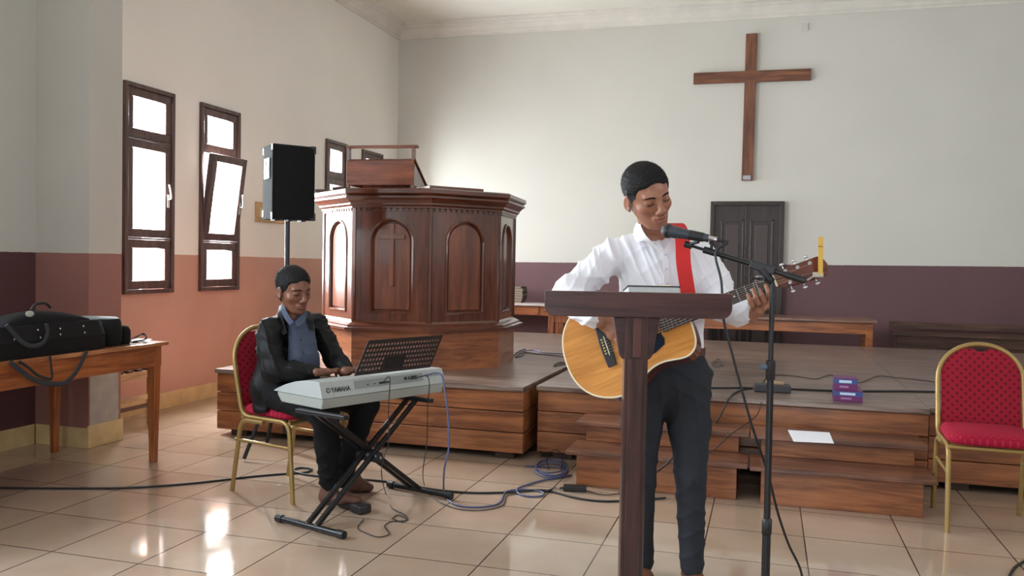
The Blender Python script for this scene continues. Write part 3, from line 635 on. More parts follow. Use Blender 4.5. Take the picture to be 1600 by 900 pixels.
for a_, b_ in ((0, .075), (KL-.075, KL)):
    mb = MB(); xprism(mb, endp, a_, b_); mb.obj('end_cheek', KG, kb, bevel=.005)
mb = MB(); xprism(mb, [(-.004, .054), (.022, .135), (.05, .137), (.17, .128), (.19, .095), (.19, .054)], .075, KL-.075); mb.obj('control_panel', KG, kb, bevel=.003)
mb = MB(); xprism(mb, [(.19, .054), (.19, .078), (.385, .072), (.398, .060), (.398, .054)], .075, KL-.075); mb.obj('key_bed', KG, kb)
WK = mat('white_key', (236, 236, 238), .25); BK = mat('black_key', (18, 18, 20), .25)
nW = 36; kw = (KL-.156)/nW; x = .078; proto = None; protob = None
for i in range(nW):
    if proto is None: proto = MB().box(.0005, kw-.0005, .20, .352, .08, .094).obj('white_key', WK, kb, bevel=.0015)
    o = proto if i == 0 else proto.copy()
    if i: COL.objects.link(o)
    o.parent = kb; o.location = (KL-.078-(i+1)*kw, 0, 0)
    if i % 7 not in (2, 6) and i < nW-1:
        if protob is None: protob = MB().box(-.0055, .0055, .20, .292, .094, .104).obj('black_key', BK, kb, bevel=.0015); o = protob
        else: o = protob.copy(); COL.objects.link(o); o.parent = kb
        o.location = (KL-.078-(i+1)*kw, 0, 0)
# back panel: tilted plane frame: x along, y up slope
sl = math.atan2(.026, .081); BPM = frame(Vector((0, -.004, .054)), Vector((1, 0, 0)), Vector((0, math.sin(sl), math.cos(sl))), Vector((0, -math.cos(sl), math.sin(sl))))
lab(MB().box(.215, .70, .030, .072, .0003, .003, BPM).obj('socket_strip', mat('strip_grey', (140, 146, 146), .45), kb), 'darker grey strip of sockets')
mb = MB()
for x_ in (.30, .345, .385, .402): mb.cyl(BPM @ Vector((x_, .045, .002)), BPM @ Vector((x_, .045, .008)), .006 if x_ > .35 else .003, n=14)
mb.box(.41, .45, .040, .050, .002, .005, BPM); mb.box(.56, .58, .045, .06, .002, .005, BPM); mb.box(.59, .60, .045, .06, .002, .005, BPM); mb.box(.61, .655, .043, .062, .002, .005, BPM); mb.obj('socket', BLACK, kb)
def text(name, s, size, m_, M, parent, ext=.0006, sx=1, bold=0):
    cu = bpy.data.curves.new(name, 'FONT'); cu.body = s; cu.size = size; cu.extrude = ext; cu.align_x = 'LEFT'; cu.offset = bold
    o = bpy.data.objects.new(name, cu); COL.objects.link(o); o.parent = parent; cu.materials.append(m_)
    bpy.context.view_layer.update(); me = bpy.data.meshes.new_from_object(o); bpy.data.objects.remove(o); o = bpy.data.objects.new(name, me); COL.objects.link(o); o.parent = parent
    o.matrix_basis = M @ Matrix.Diagonal((sx, 1, 1, 1)); return o
LET = mat('dark_lettering', (58, 60, 64), .5)
lab(text('brand_lettering', 'YAMAHA', .034, LET, BPM @ Matrix.Translation((.064, .028, .001)), kb, sx=.86, bold=.0011), 'dark grey letters YAMAHA')
mb = MB(); mb.lathe([(.0, 0), (.0135, 0), (.0135, .001), (.0, .001)], BPM @ Matrix.Translation((.045, .040, .0005)), 24); ro = mb.obj('round_emblem', LET, kb)
mb = MB(); mb.lathe([(.0, 0), (.0085, 0), (.0085, .001), (.0, .001)], BPM @ Matrix.Translation((.045, .040, .0012)), 24); mb.obj('emblem_disc', KG, ro)
mb = MB()
for k in range(3): mb.box(-.0009, .0009, 0, .0095, .002, .003, BPM @ Matrix.Translation((.045, .040, 0)) @ RZ(math.radians(120*k)))
mb.obj('emblem_forks', LET, ro)
mb = MB()
def letter_box(x0, w_, h_=.016, y0=.048, c=.0022):
    mb.box(x0, x0+w_, y0, y0+c, 0, .0012, BPM); mb.box(x0, x0+w_, y0+h_-c, y0+h_, 0, .0012, BPM); mb.box(x0, x0+c, y0, y0+h_, 0, .0012, BPM); mb.box(x0+w_-c, x0+w_, y0, y0+h_, 0, .0012, BPM)
letter_box(.725, .02); letter_box(.75, .018, .011); letter_box(.772, .022); letter_box(.80, .024); mb.obj('model_lettering', LET, kb)
# perforated music rest
BL = Vector(P(552, 586, 4.32)); kbM = Matrix.Translation(kb.location) @ RZ(KA); inv = kbM.inverted()
MRW = .55; MRH = .19; lean = math.radians(14)
mrM = frame(Vector((.232, .035, .146)), Vector((1, 0, 0)), Vector((0, -math.sin(lean), math.cos(lean))), Vector((0, -math.cos(lean), -math.sin(lean))))
mb = MB(); NX, NY = 49, 15; xs = [0, .018]+[.018+(MRW-.036)*i/47 for i in range(1, 48)]+[MRW]; ys = [0, .022]+[.022+(MRH-.045)*i/11 for i in range(1, 12)]+[MRH]
idx = {}; vs = []
for j, y in enumerate(ys):
    for i, x in enumerate(xs):
        idx[i, j] = len(vs); vs.append(mrM @ Vector((x+y*.28, y, 0)))
fs = []
for j in range(len(ys)-1):
    for i in range(len(xs)-1):
        hole = (i % 2 == 1) and (j % 2 == 1) and 1 <= i <= len(xs)-3 and 1 <= j <= len(ys)-3
        if hole and 15 <= i <= 27 and j <= 5: hole = False
        if not hole: fs.append((idx[i, j], idx[i+1, j], idx[i+1, j+1], idx[i, j+1]))
mb.add(vs, fs); lab(mb.obj('music_rest', mat('rest_black', (44, 36, 34), .5), kb, solid=.003), 'black perforated music rest')
mb = MB(); mb.box(.10, .24, .015, .085, .0005, .004, mrM) if False else mb.box(.195, .335, .02, .085, .0016, .003, mrM); mb.obj('rest_plate', BLACK, kb)
# stand
f1a, f1b = FL(434, 809, .02), FL(537, 836, .02); f2a, f2b = FL(608, 756, .02), FL(705, 775, .02)
BD = Vector(f1b-f1a).normalized(); c1 = Vector((f1a+f1b)/2); c2 = Vector((f2a+f2b)/2)
t = thing('keyboard_stand', 'black folding double-braced X stand under the silver keyboard', 'stand', (0, 0, 0))
t1, t2 = Vector((c1.x*.88+c2.x*.12, c1.y*.88+c2.y*.12, KZ-.018)), Vector((c1.x*.0+c2.x*1.0, c2.y*.98+c1.y*.02, KZ-.018))
AX = (c2-c1).normalized()
t1 = c1+AX*.16; t1.z = KZ-.017; t2 = c2-AX*.02+AX*.02; t2.z = KZ-.017; t1 -= KU*0; sh_ = Vector((-.06, .0, 0)); t1 += sh_; t2 += sh_
for (a, b) in ((f1a, f1b), (f2a, f2b)):
    a, b = Vector(a), Vector(b); o = MB().tube([a, b], .0155, 12).obj('foot_bar', BLACKM, t, smooth=50)
    for q, s in ((a, 1), (b, -1)): MB().tube([q-BD*.004*s, q+BD*.035*s], .0195, 12).obj('end_cap', BLACK, o, smooth=50)
PE = BD
for (a, b, off) in ((c1, t2, .012), (c2, t1, -.03)):
    for s in (-1, 1):
        d = PE*(s*.030+off*1.0); MB().bar(a+d+Vector((0, 0, .005)), b+d, .024, .020, up=PE).obj('arm', BLACKM, t, bevel=.003)
mid = (c1+t2)/2*.5+(c2+t1)/2*.5; MB().cyl(mid-PE*.07, mid+PE*.07, .028, n=20).obj('pivot', BLACK, t, smooth=40)
lab(MB().cyl(mid-PE*.078, mid+PE*.078, .008, n=12).obj('pivot_bolt', CHROME, t, smooth=40), 'steel bolt')
for q in (t1, t2): MB().bar(q-PE*.19+Vector((0, 0, .0)), q+PE*.15, .034, .022).obj('support_pad', BLACK, t, bevel=.004)
# foot pedal
p = FL(560, 800, 0); dr = Vector((FL(575, 812, 0)-FL(505, 792, 0))).normalized()
t = thing('foot_pedal', 'black sustain pedal on the floor by the near foot of the keyboard stand', 'pedal', (p[0], p[1], 0), math.atan2(dr.y, dr.x))
MB().prism([(-.03, -.035), (.055, -.042), (.065, 0), (.055, .042), (-.03, .035)], 0.001, .045).obj('housing', BLACK, t, bevel=.01, seg=3)
MB().add([Vector(v) for v in ((-.13, -.022, .004), (-.13, .022, .004), (-.02, .028, .012), (-.02, -.028, .012), (-.13, -.022, .012), (-.13, .022, .012), (-.02, .028, .038), (-.02, -.028, .038))], [(0, 1, 2, 3), (7, 6, 5, 4), (0, 4, 5, 1), (1, 5, 6, 2), (2, 6, 7, 3), (3, 7, 4, 0)]).obj('treadle', BLACKM, t, bevel=.003)
# ------------------------------------------------------------------ lectern with book
LD = 2.86
lc = P(997, 478, LD); ctr = np.array([lc[0], lc[1], 0])
RV = Vector((math.cos(YAW), math.sin(YAW), 0)); BV = Vector((-math.sin(YAW), math.cos(YAW), 0))
lrz = YAW+math.radians(-.5)
t = thing('lectern', 'dark brown wooden lectern with single post standing in front of the guitarist', 'lectern', (lc[0], lc[1], 0), lrz)
LW = .62; zt = P(997, 456.5, LD)[2]; zb_ = P(997, 496, LD)[2]
def rounded(w, h, r, n=6, top=True):
    pts = []
    for (cx_, cy_, a0) in ((w/2-r, r, -90), (w/2-.004, h-.004, 0), (-w/2+.004, h-.004, 90), (-w/2+r, r, 180)):
        rr_ = r if cy_ == r else .004
        for i in range(n+1):
            a = math.radians(a0+90*i/n); pts.append((cx_+rr_*math.cos(a), cy_+rr_*math.sin(a)))
    return pts
XZ = lambda y: Matrix(((1, 0, 0, 0), (0, 0, -1, y), (0, 1, 0, 0), (0, 0, 0, 1)))
MB().prism(rounded(LW, zt-zb_, .035), 0, .022, XZ(.011) @ Matrix.Translation((0, zb_, 0))).obj('front_board', DARKW, t, bevel=.003)
mb = MB(); mb.bar((0, .012, zt-.012), (0, .20, zt-.040), LW-.03, .018); mb.obj('desk_top', DARKW, t, bevel=.003)
zt_lip = zt-.05; MB().box(-LW/2+.03, LW/2-.03, .196, .212, zt_lip-.012, zt_lip+.022).obj('book_lip', DARKW, t, bevel=.003)
pw = .078
mb = MB(); mb.prism([(-.018*0-pw/2, 0), (pw/2, 0), (pw/2, zb_-.02), (-pw/2, zb_-.02)], 0, .05, XZ(.062) @ Matrix.Translation((0, 0, 0))); 
post = MB().box(-pw/2, pw/2, .012, .075, .03, zb_+.02).obj('post', DARKWZ, t, bevel=.005)
MB().box(-.012, .014, .001, .014, zb_-.135, zb_).obj('centre_batten', mat('batten_wood', (86, 52, 46), .35), t, bevel=.003)
MB().box(-pw/2+.012, pw/2-.016, .006, .013, .04, zb_-.14).obj('post_face', DARKWZ, t, bevel=.003)
brk = [(-.155/2*1.02, 0), (.155/2, 0), (.062, -.13), (.054, -.142), (pw/2, -.142), (-pw/2, -.142), (-.05, -.138), (-.058, -.125)]
brk = [(-.078, 0), (.078, 0), (.056, -.128), (.046, -.143), (-.046, -.143), (-.056, -.128)]
MB().prism(brk, 0, .05, XZ(.07) @ Matrix.Translation((0, zb_+.001, 0))).obj('bracket', DARKW, t, bevel=.005)
MB().box(-.22, .22, -.06, .20, 0, .035).obj('base', DARKW, t, bevel=.006)
bk_ = thing('book', 'dark covered open-edged book lying on top of the lectern', 'book', (0, 0, 0))
p = P(1017, 452, LD+.10); bk_.location = (p[0], p[1], zt-.018+.004); bk_.rotation_euler = (math.radians(-8), 0, lrz)
MB().box(-.088, .088, -.07, .07, 0, .003).obj('cover', mat('book_navy', (30, 32, 44), .5), bk_); MB().box(-.088, .09, -.07, .07, .022, .026).obj('cover', mat('book_navy', (30, 32, 44), .5), bk_, bevel=.001)
MB().box(-.084, .084, -.066, .066, .003, .022).obj('pages', mat('book_pages', (196, 198, 196), .8, noise=.06, nscale=80), bk_)
# ------------------------------------------------------------------ microphone stand and microphone
MD = 3.0
def cam_dir(v): return (Vector(CR)*v[0]+Vector(CU)*v[1]-Vector(CF)*v[2])
pb = Vector(P(1196, 900, MD)); pt = Vector(P(1193, 470, MD)); base = Vector((pb.x, pb.y, 0))
t = thing('microphone_stand', 'black boom microphone stand right of the lectern', 'stand', (pb.x, pb.y, 0))
rel = lambda v: Vector(v)-Vector((pb.x, pb.y, 0))
zc = rel(P(1195, 822, MD)).z; zk = rel(P(1193, 572, MD)).z; ztp = rel(P(1193, 440, MD)).z
tx_ = (pt.x-pb.x, pt.y-pb.y)
MB().tube([(0, 0, .05), (0, 0, zc)], .0145, 16).obj('lower_tube', BLACKM, t, smooth=50)
MB().tube([(0, 0, zc), (-.002, 0, zk)], .0115, 16).obj('middle_tube', BLACKM, t, smooth=50)
MB().tube([(-.002, 0, zk), (-.004, 0, ztp)], .0085, 16).obj('upper_tube', BLACKM, t, smooth=50)
mb = MB(); mb.lathe([(.013, 0), (.017, .005), (.017, .055), (.013, .06)], Matrix.Translation((0, 0, zc-.03))); mb.obj('lower_collar', BLACK, t, smooth=40)
mb = MB(); mb.lathe([(.012, 0), (.016, .005), (.016, .065), (.011, .07)], Matrix.Translation((-.002, 0, zk-.045))); mb.obj('clutch', BLACK, t, smooth=40)
kx = Vector(CR)*-1; MB().cyl(Vector((-.002, 0, zk+.0))+kx*.012, Vector((-.002, 0, zk+.0))+kx*.035, .009).obj('clutch_knob', mat('blue_grey_knob', (90, 104, 124), .4), t, smooth=40)
for a_ in (90, 215, 330):
    a_ = math.radians(a_)+YAW; MB().tube([(0, 0, .1), (.26*math.cos(a_), .26*math.sin(a_), .012)], .009, 10).obj('leg', BLACKM, t, smooth=50)
MB().cyl((0, 0, .06), (0, 0, .14), .024).obj('leg_hub', BLACK, t, smooth=40)
# boom
jn = rel(P(1205, 413, MD)); e0 = rel(P(1257, 438, MD-.06)); e1 = rel(P(1103, 391, MD+.06)); tip = rel(P(1075, 382.5, MD+.085))
bd_ = (e1-e0).normalized()
MB().tube([e0, e1], .0095, 14).obj('boom_arm', BLACKM, t, smooth=50)
MB().tube([e0-bd_*.002, e0+bd_*.065], .0125, 14).obj('boom_grip', BLACK, t, smooth=50)
q0 = rel(P(1173, 410, MD+.01)); q1 = rel(P(1212, 423, MD-.03))
up_ = bd_.cross(-Vector(CF)).normalized()
jb0 = e0+bd_*((q1-e0).dot(bd_)); jb1 = e0+bd_*((q0-e0).dot(bd_))
lab(MB().bar(jb0, jb1, .030, .030).obj('boom_clamp', BLACK, t, bevel=.004), 'boxy clamp at the pivot')
ax_ = (jb0+jb1)/2; MB().tube([Vector((-.004, 0, ztp)), Vector((ax_.x*.5, ax_.y*.5, ztp+.012)), ax_-Vector((0, 0, .005))], [.013, .016, .018], 14).obj('swivel', BLACK, t, smooth=50)
hub = rel(P(1187, 436, MD-.03)); lab(MB().cyl(hub-Vector(CF)*.012+kx*.0, hub+Vector(CF)*.02, .0125).obj('tension_washer', CHROME, t, smooth=40), 'chrome washer'); MB().cyl(hub-Vector(CF)*.03, hub-Vector(CF)*.012, .006).obj('tension_bolt', BLACK, t, smooth=40)
MB().tube([hub-Vector(CF)*.02, hub-Vector(CF)*.02+kx*.035+Vector((0, 0, .003))], .0045, 10).obj('lever', BLACK, t, smooth=50)
MB().tube([hub-Vector(CF)*.02+kx*.02+Vector((0, 0, -.006)), rel(P(1188, 462, MD-.03))], .0028, 8).obj('lever_rod', CHROME, t, smooth=50)
MB().tube([e1-bd_*.0, e1+bd_*.03], .012, 14).obj('boom_end_clamp', BLACK, t, smooth=50) if False else MB().tube([e1-bd_*.035, e1+bd_*.008], .0125, 14).obj('boom_end_clamp', BLACK, t, smooth=50)
kn = e1-bd_*.02+Vector((0, 0, .012)); mb = MB(); mb.tube([kn, kn+Vector((0, 0, .02))], [.006, .006], 10); mb.tube([kn+Vector((0, 0, .014)), kn+Vector((0, 0, .03))], [.011, .010], 8); mb.obj('wing_knob', BLACK, t, smooth=30)
MB().tube([e1, tip], .0055, 10).obj('boom_rod', BLACKM, t, smooth=50)
MB().tube([tip-bd_*.014, tip+bd_*.012], .0125, 14).obj('clip_joint', BLACK, t, smooth=50)
m0 = Vector(P(1044, 361, MD+.10)); m1 = Vector(P(1097, 370.5, MD+.04)); mdv = (m1-m0).normalized(); mcl = m0+mdv*.115
MB().tube([rel(mcl)-Vector((0, 0, .018)), tip], .006, 8).obj('clip_neck', BLACK, t, smooth=50)
lab(MB().tube([rel(m0+mdv*.082), rel(m0+mdv*.132)], [.0185, .0165], 18).obj('microphone_clip', BLACK, t, smooth=50), 'rubber clip around the microphone')
Mm = frame(m0, mdv.cross(Vector((0, 0, 1))).normalized(), mdv.cross(mdv.cross(Vector((0, 0, 1)))).normalized(), mdv)
mic = thing('microphone', 'dark handheld microphone in the boom stand clip below the guitarist chin', 'microphone', m0); Mi = Matrix.Translation(-m0) @ Mm
MB().lathe([(.002, -.026), (.012, -.023), (.020, -.015), (.0245, -.002), (.0245, .008), (.022, .016)], Mi, 24).obj('grille_head', mat('mic_grille', (70, 74, 82), .45, metal=.7, bump=1, bscale=900), mic, smooth=60)
lab(MB().lathe([(.0252, -.006), (.0262, -.003), (.0262, .004), (.0252, .007)], Mi, 24).obj('grille_ring', BLACK, mic, smooth=60), None) if False else MB().lathe([(.0252, -.006), (.0262, -.003), (.0262, .004), (.0252, .007)], Mi, 24).obj('grille_ring', BLACK, mic, smooth=60)
MB().lathe([(.0225, .014), (.0215, .03), (.0165, .085), (.0145, .135), (.0135, .15)], Mi, 24).obj('handle', mat('mic_body', (58, 62, 70), .4, metal=.2), mic, smooth=60)
lab(MB().lathe([(.0095, .148), (.0095, .178), (.008, .182)], Mi, 16).obj('plug', CHROME, mic, smooth=50), 'silver plug')
MB().lathe([(.0075, .182), (.006, .20)], Mi, 14).obj('plug_boot', BLACK, mic, smooth=50)
def cable(name, label, pts, r, m_, n=8, group=None, world=True):
    o = MB().tube(smooth_path(pts, n), r, 8).obj(name, m_, None, smooth=60); return tag(o, label, 'cable', group)
me_ = m0+mdv*.198
cable('microphone_cable', 'thin black cable hanging from the microphone to the floor right of the stand', [me_, me_+mdv*.02+Vector((0, 0, -.004)), P(1118, 396, MD), P(1127, 440, MD-.02), P(1131, 500, MD-.03), P(1146, 560, MD-.03), P(1162, 620, MD-.02), P(1178, 675, MD), P(1200, 740, MD+.05), P(1215, 800, MD+.08), P(1232, 850, MD+.12), P(1250, 888, MD+.16), FL(1262, 935), FL(1300, 1000)], .0045, CABLE)
# ------------------------------------------------------------------ things on platform and steps
a = on(1308, 624, 2, PH); 
def small_box(name, label, loc, rz, w, d, h, c, cat, group, txt=None):
    t = thing(name, label, cat, loc, rz, group)
    MB().box(0, w, 0, d, .0005, h).obj('carton', mat('carton_purple', (106, 34, 96), .45), t, bevel=.0015)
    MB().box(-.0004, w+.0004, -.0004, d+.0004, h*.52, h*.92).obj('blue_band', mat('carton_blue', (44, 66, 130), .4), t)
    MB().box(w*.22, w*.75, -.0012, -.0003, h*.6, h*.82).obj('pale_label', mat('carton_label', (200, 214, 236), .4), t)
    MB().box(w*.25, w*.62, -.0012, -.0001, h*.22, h*.36).obj('printed_line', mat('carton_print', (170, 120, 170), .5), t)
    return t
bz = math.radians(-2)
small_box('cardboard_box', 'small purple and blue carton on the platform edge, lower of the two', (3.805, 2.585, PH), bz, .165, .24, .068, 0, 'box', None)
small_box('cardboard_box', 'small purple and blue carton stacked on top of a wider one at platform edge', (3.805, 2.588, PH+.0685), bz, .135, .14, .075, 0, 'box', None)
p = on(1207, 612, 2, PH); t = thing('power_strip', 'dark grey power adaptor box with plugs lying on platform right of mic stand', 'adaptor', (p[0], p[1], PH), YAW-.2)
MB().box(-.12, .11, -.05, .05, .001, .05).obj('housing', mat('adaptor_grey', (62, 60, 62), .6), t, bevel=.008)
lab(MB().box(-.04, .07, -.02, .03, .05, .068).obj('plug', mat('beige_plug', (170, 140, 110), .5), t, bevel=.004), 'beige plug')
p = on(1597, 625, 2, PH); tag(MB().box(p[0], p[0]+.16, p[1], p[1]+.2, PH+.001, PH+.16).obj('equipment_case', BLACK, None, bevel=.01), 'black equipment case on the platform at the right edge of the picture', 'case')
# sheet of paper on the upper tread
c4 = [on(x, y, 2, .334) for x, y in ((1231, 672), (1296, 676), (1303, 693), (1240, 690))]
mb = MB(); 
for k, z in enumerate((.0012, .0028)):
    mb.add([(q[0], q[1], .3325+z) for q in c4], [(0, 1, 2, 3)])
mb.strip([[(q[0], q[1], .3337) for q in c4], [(q[0], q[1], .3353) for q in c4]], closed=True)
tag(mb.obj('paper_sheets', PAPER), 'white sheets of paper on the upper step right of mic stand', 'paper')
# ------------------------------------------------------------------ left table and its bags
t = thing('wooden_table', 'orange-brown wooden table at the left edge carrying black instrument cases', 'table', (-1.09, -.45, 0))
TW, TL, TH = .885, 2.04, .755
TT = wood('left_table_top', (190, 130, 84), (160, 100, 60), 'y', .22, coat=.5); AP = wood('left_table_apron', (182, 108, 58), (140, 76, 40), 'y', .35, knots=False)
MB().box(0, TW, 0, TL, TH-.022, TH).obj('tabletop', TT, t, bevel=.003)
for (x0, x1, y0, y1) in ((TW-.055, TW-.03, .03, TL-.03), (.03, .055, .03, TL-.03), (.055, TW-.055, TL-.055, TL-.03), (.055, TW-.055, .03, .055)): MB().box(x0, x1, y0, y1, TH-.15, TH-.023).obj('apron', AP, t, bevel=.003)
for (x, y) in ((.028, TL-.095), (TW-.09, TL-.095), (.028, .03), (TW-.09, .03)):
    mb = MB(); s0, s1 = .062, .046; sg = 1 if x < .4 else 0
    mb.add([Vector(v) for v in ((x+.012, y+.012, 0), (x+.012+s1-.008, y+.012, 0), (x+.012+s1-.008, y+s1+.004, 0), (x+.012, y+s1+.004, 0), (x, y, TH-.023), (x+s0, y, TH-.023), (x+s0, y+s0, TH-.023), (x, y+s0, TH-.023))], [(0, 3, 2, 1), (4, 5, 6, 7), (0, 1, 5, 4), (1, 2, 6, 5), (2, 3, 7, 6), (3, 0, 4, 7)]); mb.obj('leg', ORANGEZ, t, bevel=.004)
e_ = on(164, 543, 2, TH); e2 = on(0, 569, 2, TH); 
cx1 = min(e_[0], -.23); yE = e_[1]; 
t = thing('instrument_case', 'long black fabric instrument case lying along the table edge at the left', 'instrument case', (-.23, yE, TH+.001), 0)
hC = P(164, 498, np.dot(e_-CC, CF))[2]-TH
mb = MB(); CL = 1.35
def soft_case(mb, w, l, h, r=.02, top=.96):
    rows = []
    for (k, z) in ((.97, .0), (1, .012), (1, h*.5-.004), (1.012, h*.5), (1, h*.5+.004), (top, h-.012), (top-.03, h)):
        row = []
        for j in range(40):
            a = 2*math.pi*j/40; c_, s_ = math.cos(a), math.sin(a); e = .22
            row.append((-w/2+k*w/2*math.copysign(abs(c_)**e, c_), -l/2+k*l/2*math.copysign(abs(s_)**e, s_), z))
        rows.append(row)
    mb.strip(rows, closed=True); mb.add(rows[-1], [tuple(range(40))]); mb.add(rows[0], [tuple(range(39, -1, -1))])
soft_case(mb, .36, CL, hC); mb.obj('case_shell', NYLON, t, smooth=40)
for k, (px, py) in enumerate(((59, 516), (63, 528), (94, 514), (94, 523), (130, 510), (132, 520), (22, 531))):
    q = on(px, py, 0, -.225); MB().ball((q[0]+.23, q[1]-yE, q[2]-TH), .006, 6).obj('rivet', CHROME, t)
# carry handle loop and hanging shoulder strap
def pl(lst, x=-.222): return [Vector((q[0]+.23, q[1]-yE, q[2]-TH)) for q in (on(a_, b_, 0, x) for a_, b_ in lst)]
MB().tube(smooth_path(pl([(10, 508), (22, 522), (35, 535), (52, 541), (68, 535), (74, 520), (72, 506)], -.205)), .012, 8, flat=.35, ref=(1, 0, 0)).obj('carry_handle', mat('grey_webbing', (44, 46, 52), .8), t, smooth=60)
MB().tube(smooth_path(pl([(16, 566), (30, 578), (50, 592), (72, 599), (96, 600), (105, 596), (120, 580), (136, 549)], -.195)), .013, 8, flat=.3, ref=(1, 0, 0)).obj('shoulder_strap', mat('grey_webbing', (44, 46, 52), .8), t, smooth=60)
MB().tube(smooth_path(pl([(30, 565), (45, 575), (60, 587), (80, 592), (80, 575), (78, 556)], -.19)), .008, 8, flat=.4, ref=(1, 0, 0)).obj('strap_tail', BLACK, t, smooth=60)
tb = thing('gig_bag', 'flat black padded bag with oval badge lying on top of the long case', 'bag', (-.26, yE, TH+hC+.002), 0)
lf = on(8, 505, 0, -.27); rt = on(138, 500, 0, -.27); lb = rt[1]-lf[1]
mb = MB(); rows = []
for i in range(25):
    v = i/24; y = (lf[1]-yE)+lb*v; hh = .012+.052*math.sin(math.pi*min(1, max(0, v))**.8)**.7 if 0 < v < 1 else .012; ww = .15
    rows.append([(.0+c_*ww*.0 + (-ww/2+ww/2*c_), y, 0.0+hh*max(0, s_)**.6) for c_, s_ in ((math.cos(math.pi*j/12), math.sin(math.pi*j/12)) for j in range(13))])
mb.strip(rows); 
for r_ in (rows[0], rows[-1]): mb.add(r_, [tuple(range(len(r_)))])
mb.strip([[r[0], r[-1]] for r in rows]); mb.obj('bag_body', NYLON, tb, smooth=50)
q = on(46, 491, 0, -.262); lab(MB().ball((.0, q[1]-yE, q[2]-TH-hC), (.005, .028, .016), 10).obj('badge', mat('badge_silver', (170, 175, 165), .4), tb, smooth=60), 'pale oval badge')
q = on(65, 482, 0, -.30); MB().tube(smooth_path([(-.05, q[1]-yE-.06, .07), (-.05, q[1]-yE-.03, .10), (-.05, q[1]-yE+.03, .105), (-.05, q[1]-yE+.07, .08)]), .008, 8).obj('grab_handle', BLACK, tb, smooth=60)
t = thing('shoulder_bag', 'small black rounded bag with grey lid at the end of the long case', 'bag', (-.25, yE+.02, TH+.001), 0)
q = on(197, 520, 0, -.27); bl = q[1]-yE-.02; hb = on(180, 497, 0, -.30)[2]-TH
mb = MB(); rows = []
for i, (k, z) in enumerate(((.92, 0), (1, .02), (1.02, hb*.6), (.98, hb-.02), (.9, hb-.004))):
    rows.append([(-.17+k*.15*math.copysign(abs(math.cos(a))**.5, math.cos(a)), bl/2+k*bl/2*math.copysign(abs(math.sin(a))**.6, math.sin(a)), z) for a in (2*math.pi*j/32 for j in range(32))])
mb.strip(rows, closed=True); mb.add(rows[0], [tuple(range(31, -1, -1))]); mb.obj('bag_body', NYLON, t, smooth=50)
mb = MB(); r0 = [(x, y, z) for x, y, z in rows[-1]]; r1 = [(-.17+(x+.17)*.9, bl/2+(y-bl/2)*.9, hb+.004) for x, y, z in r0]; mb.strip([r0, r1], closed=True); mb.add(r1, [tuple(range(32))]); lab(mb.obj('lid', mat('grey_lid', (120, 122, 124), .6), t, smooth=30), 'grey top')
t = thing('camera_pouch', 'little black pouch with a loose strap near the table corner', 'pouch', (-.30, yE+.03+bl+.01, TH+.001), 0)
pl_ = .075; mb = MB(); rows = []
for k, z in ((.9, 0), (1, .015), (1, .08), (.8, .105), (.3, .112)): rows.append([(-.07+k*.07*math.copysign(abs(math.cos(a))**.6, math.cos(a)), pl_/2+k*pl_/2*math.copysign(abs(math.sin(a))**.6, math.sin(a)), z) for a in (2*math.pi*j/28 for j in range(28))])
mb.strip(rows, closed=True); mb.add(rows[0], [tuple(range(27, -1, -1))]); mb.add(rows[-1], [tuple(range(28))]); mb.obj('pouch_body', NYLON, t, smooth=50)
o_ = Vector((-.30, yE+.03+bl+.01, TH+.001)); lp_ = [Vector(q)-o_ for q in (on(200, 531, 2, TH+.006), on(212, 527, 2, TH+.03), on(224, 522, 2, TH+.045), on(229, 528, 2, TH+.03), on(222, 532, 2, TH+.006), on(208, 534, 2, TH+.006))]
MB().tube(smooth_path(lp_), .009, 8, flat=.3).obj('strap', BLACK, t, smooth=60)
c4 = [on(x, y, 2, TH) for x, y in ((200, 534), (215, 529), (238, 530), (232, 535))]; tag(MB().prism([(q[0], q[1]) for q in c4], TH+.0005, TH+.002).obj('white_paper', PAPER), 'scrap of white paper on the table corner under the loose strap', 'paper')
# slatted pale bench by the left wall
t = thing('slatted_bench', 'pale low bench with dark slats behind the pilaster by left wall', 'bench', (-1.44, 2.06, 0))
PW = wood('pale_bench_wood', (214, 182, 140), (190, 152, 108), 'y', .5); DS = wood('dark_slat_wood', (84, 54, 46), (62, 38, 32), 'y', .4)
bh_ = .42
for x in (0, .30): MB().box(x, x+.035, 0, .50, bh_-.055, bh_).obj('seat_rail', PW, t, bevel=.003); MB().box(x, x+.035, 0, .50, .20, .235).obj('lower_rail', PW, t, bevel=.003)
for x in (0, .30):
    for y in (0, .465): MB().box(x, x+.035, y, y+.035, 0, bh_-.056).obj('leg', PW, t, bevel=.003)
for k in range(5): MB().box(-.01+0*k, .345, .02+k*.10, .07+k*.10, bh_+.001, bh_+.018).obj('slat', DS, t, bevel=.002)
MB().box(.29, .345, .02, .52, .14, .16).obj('foot_rail', DS, t, bevel=.002)
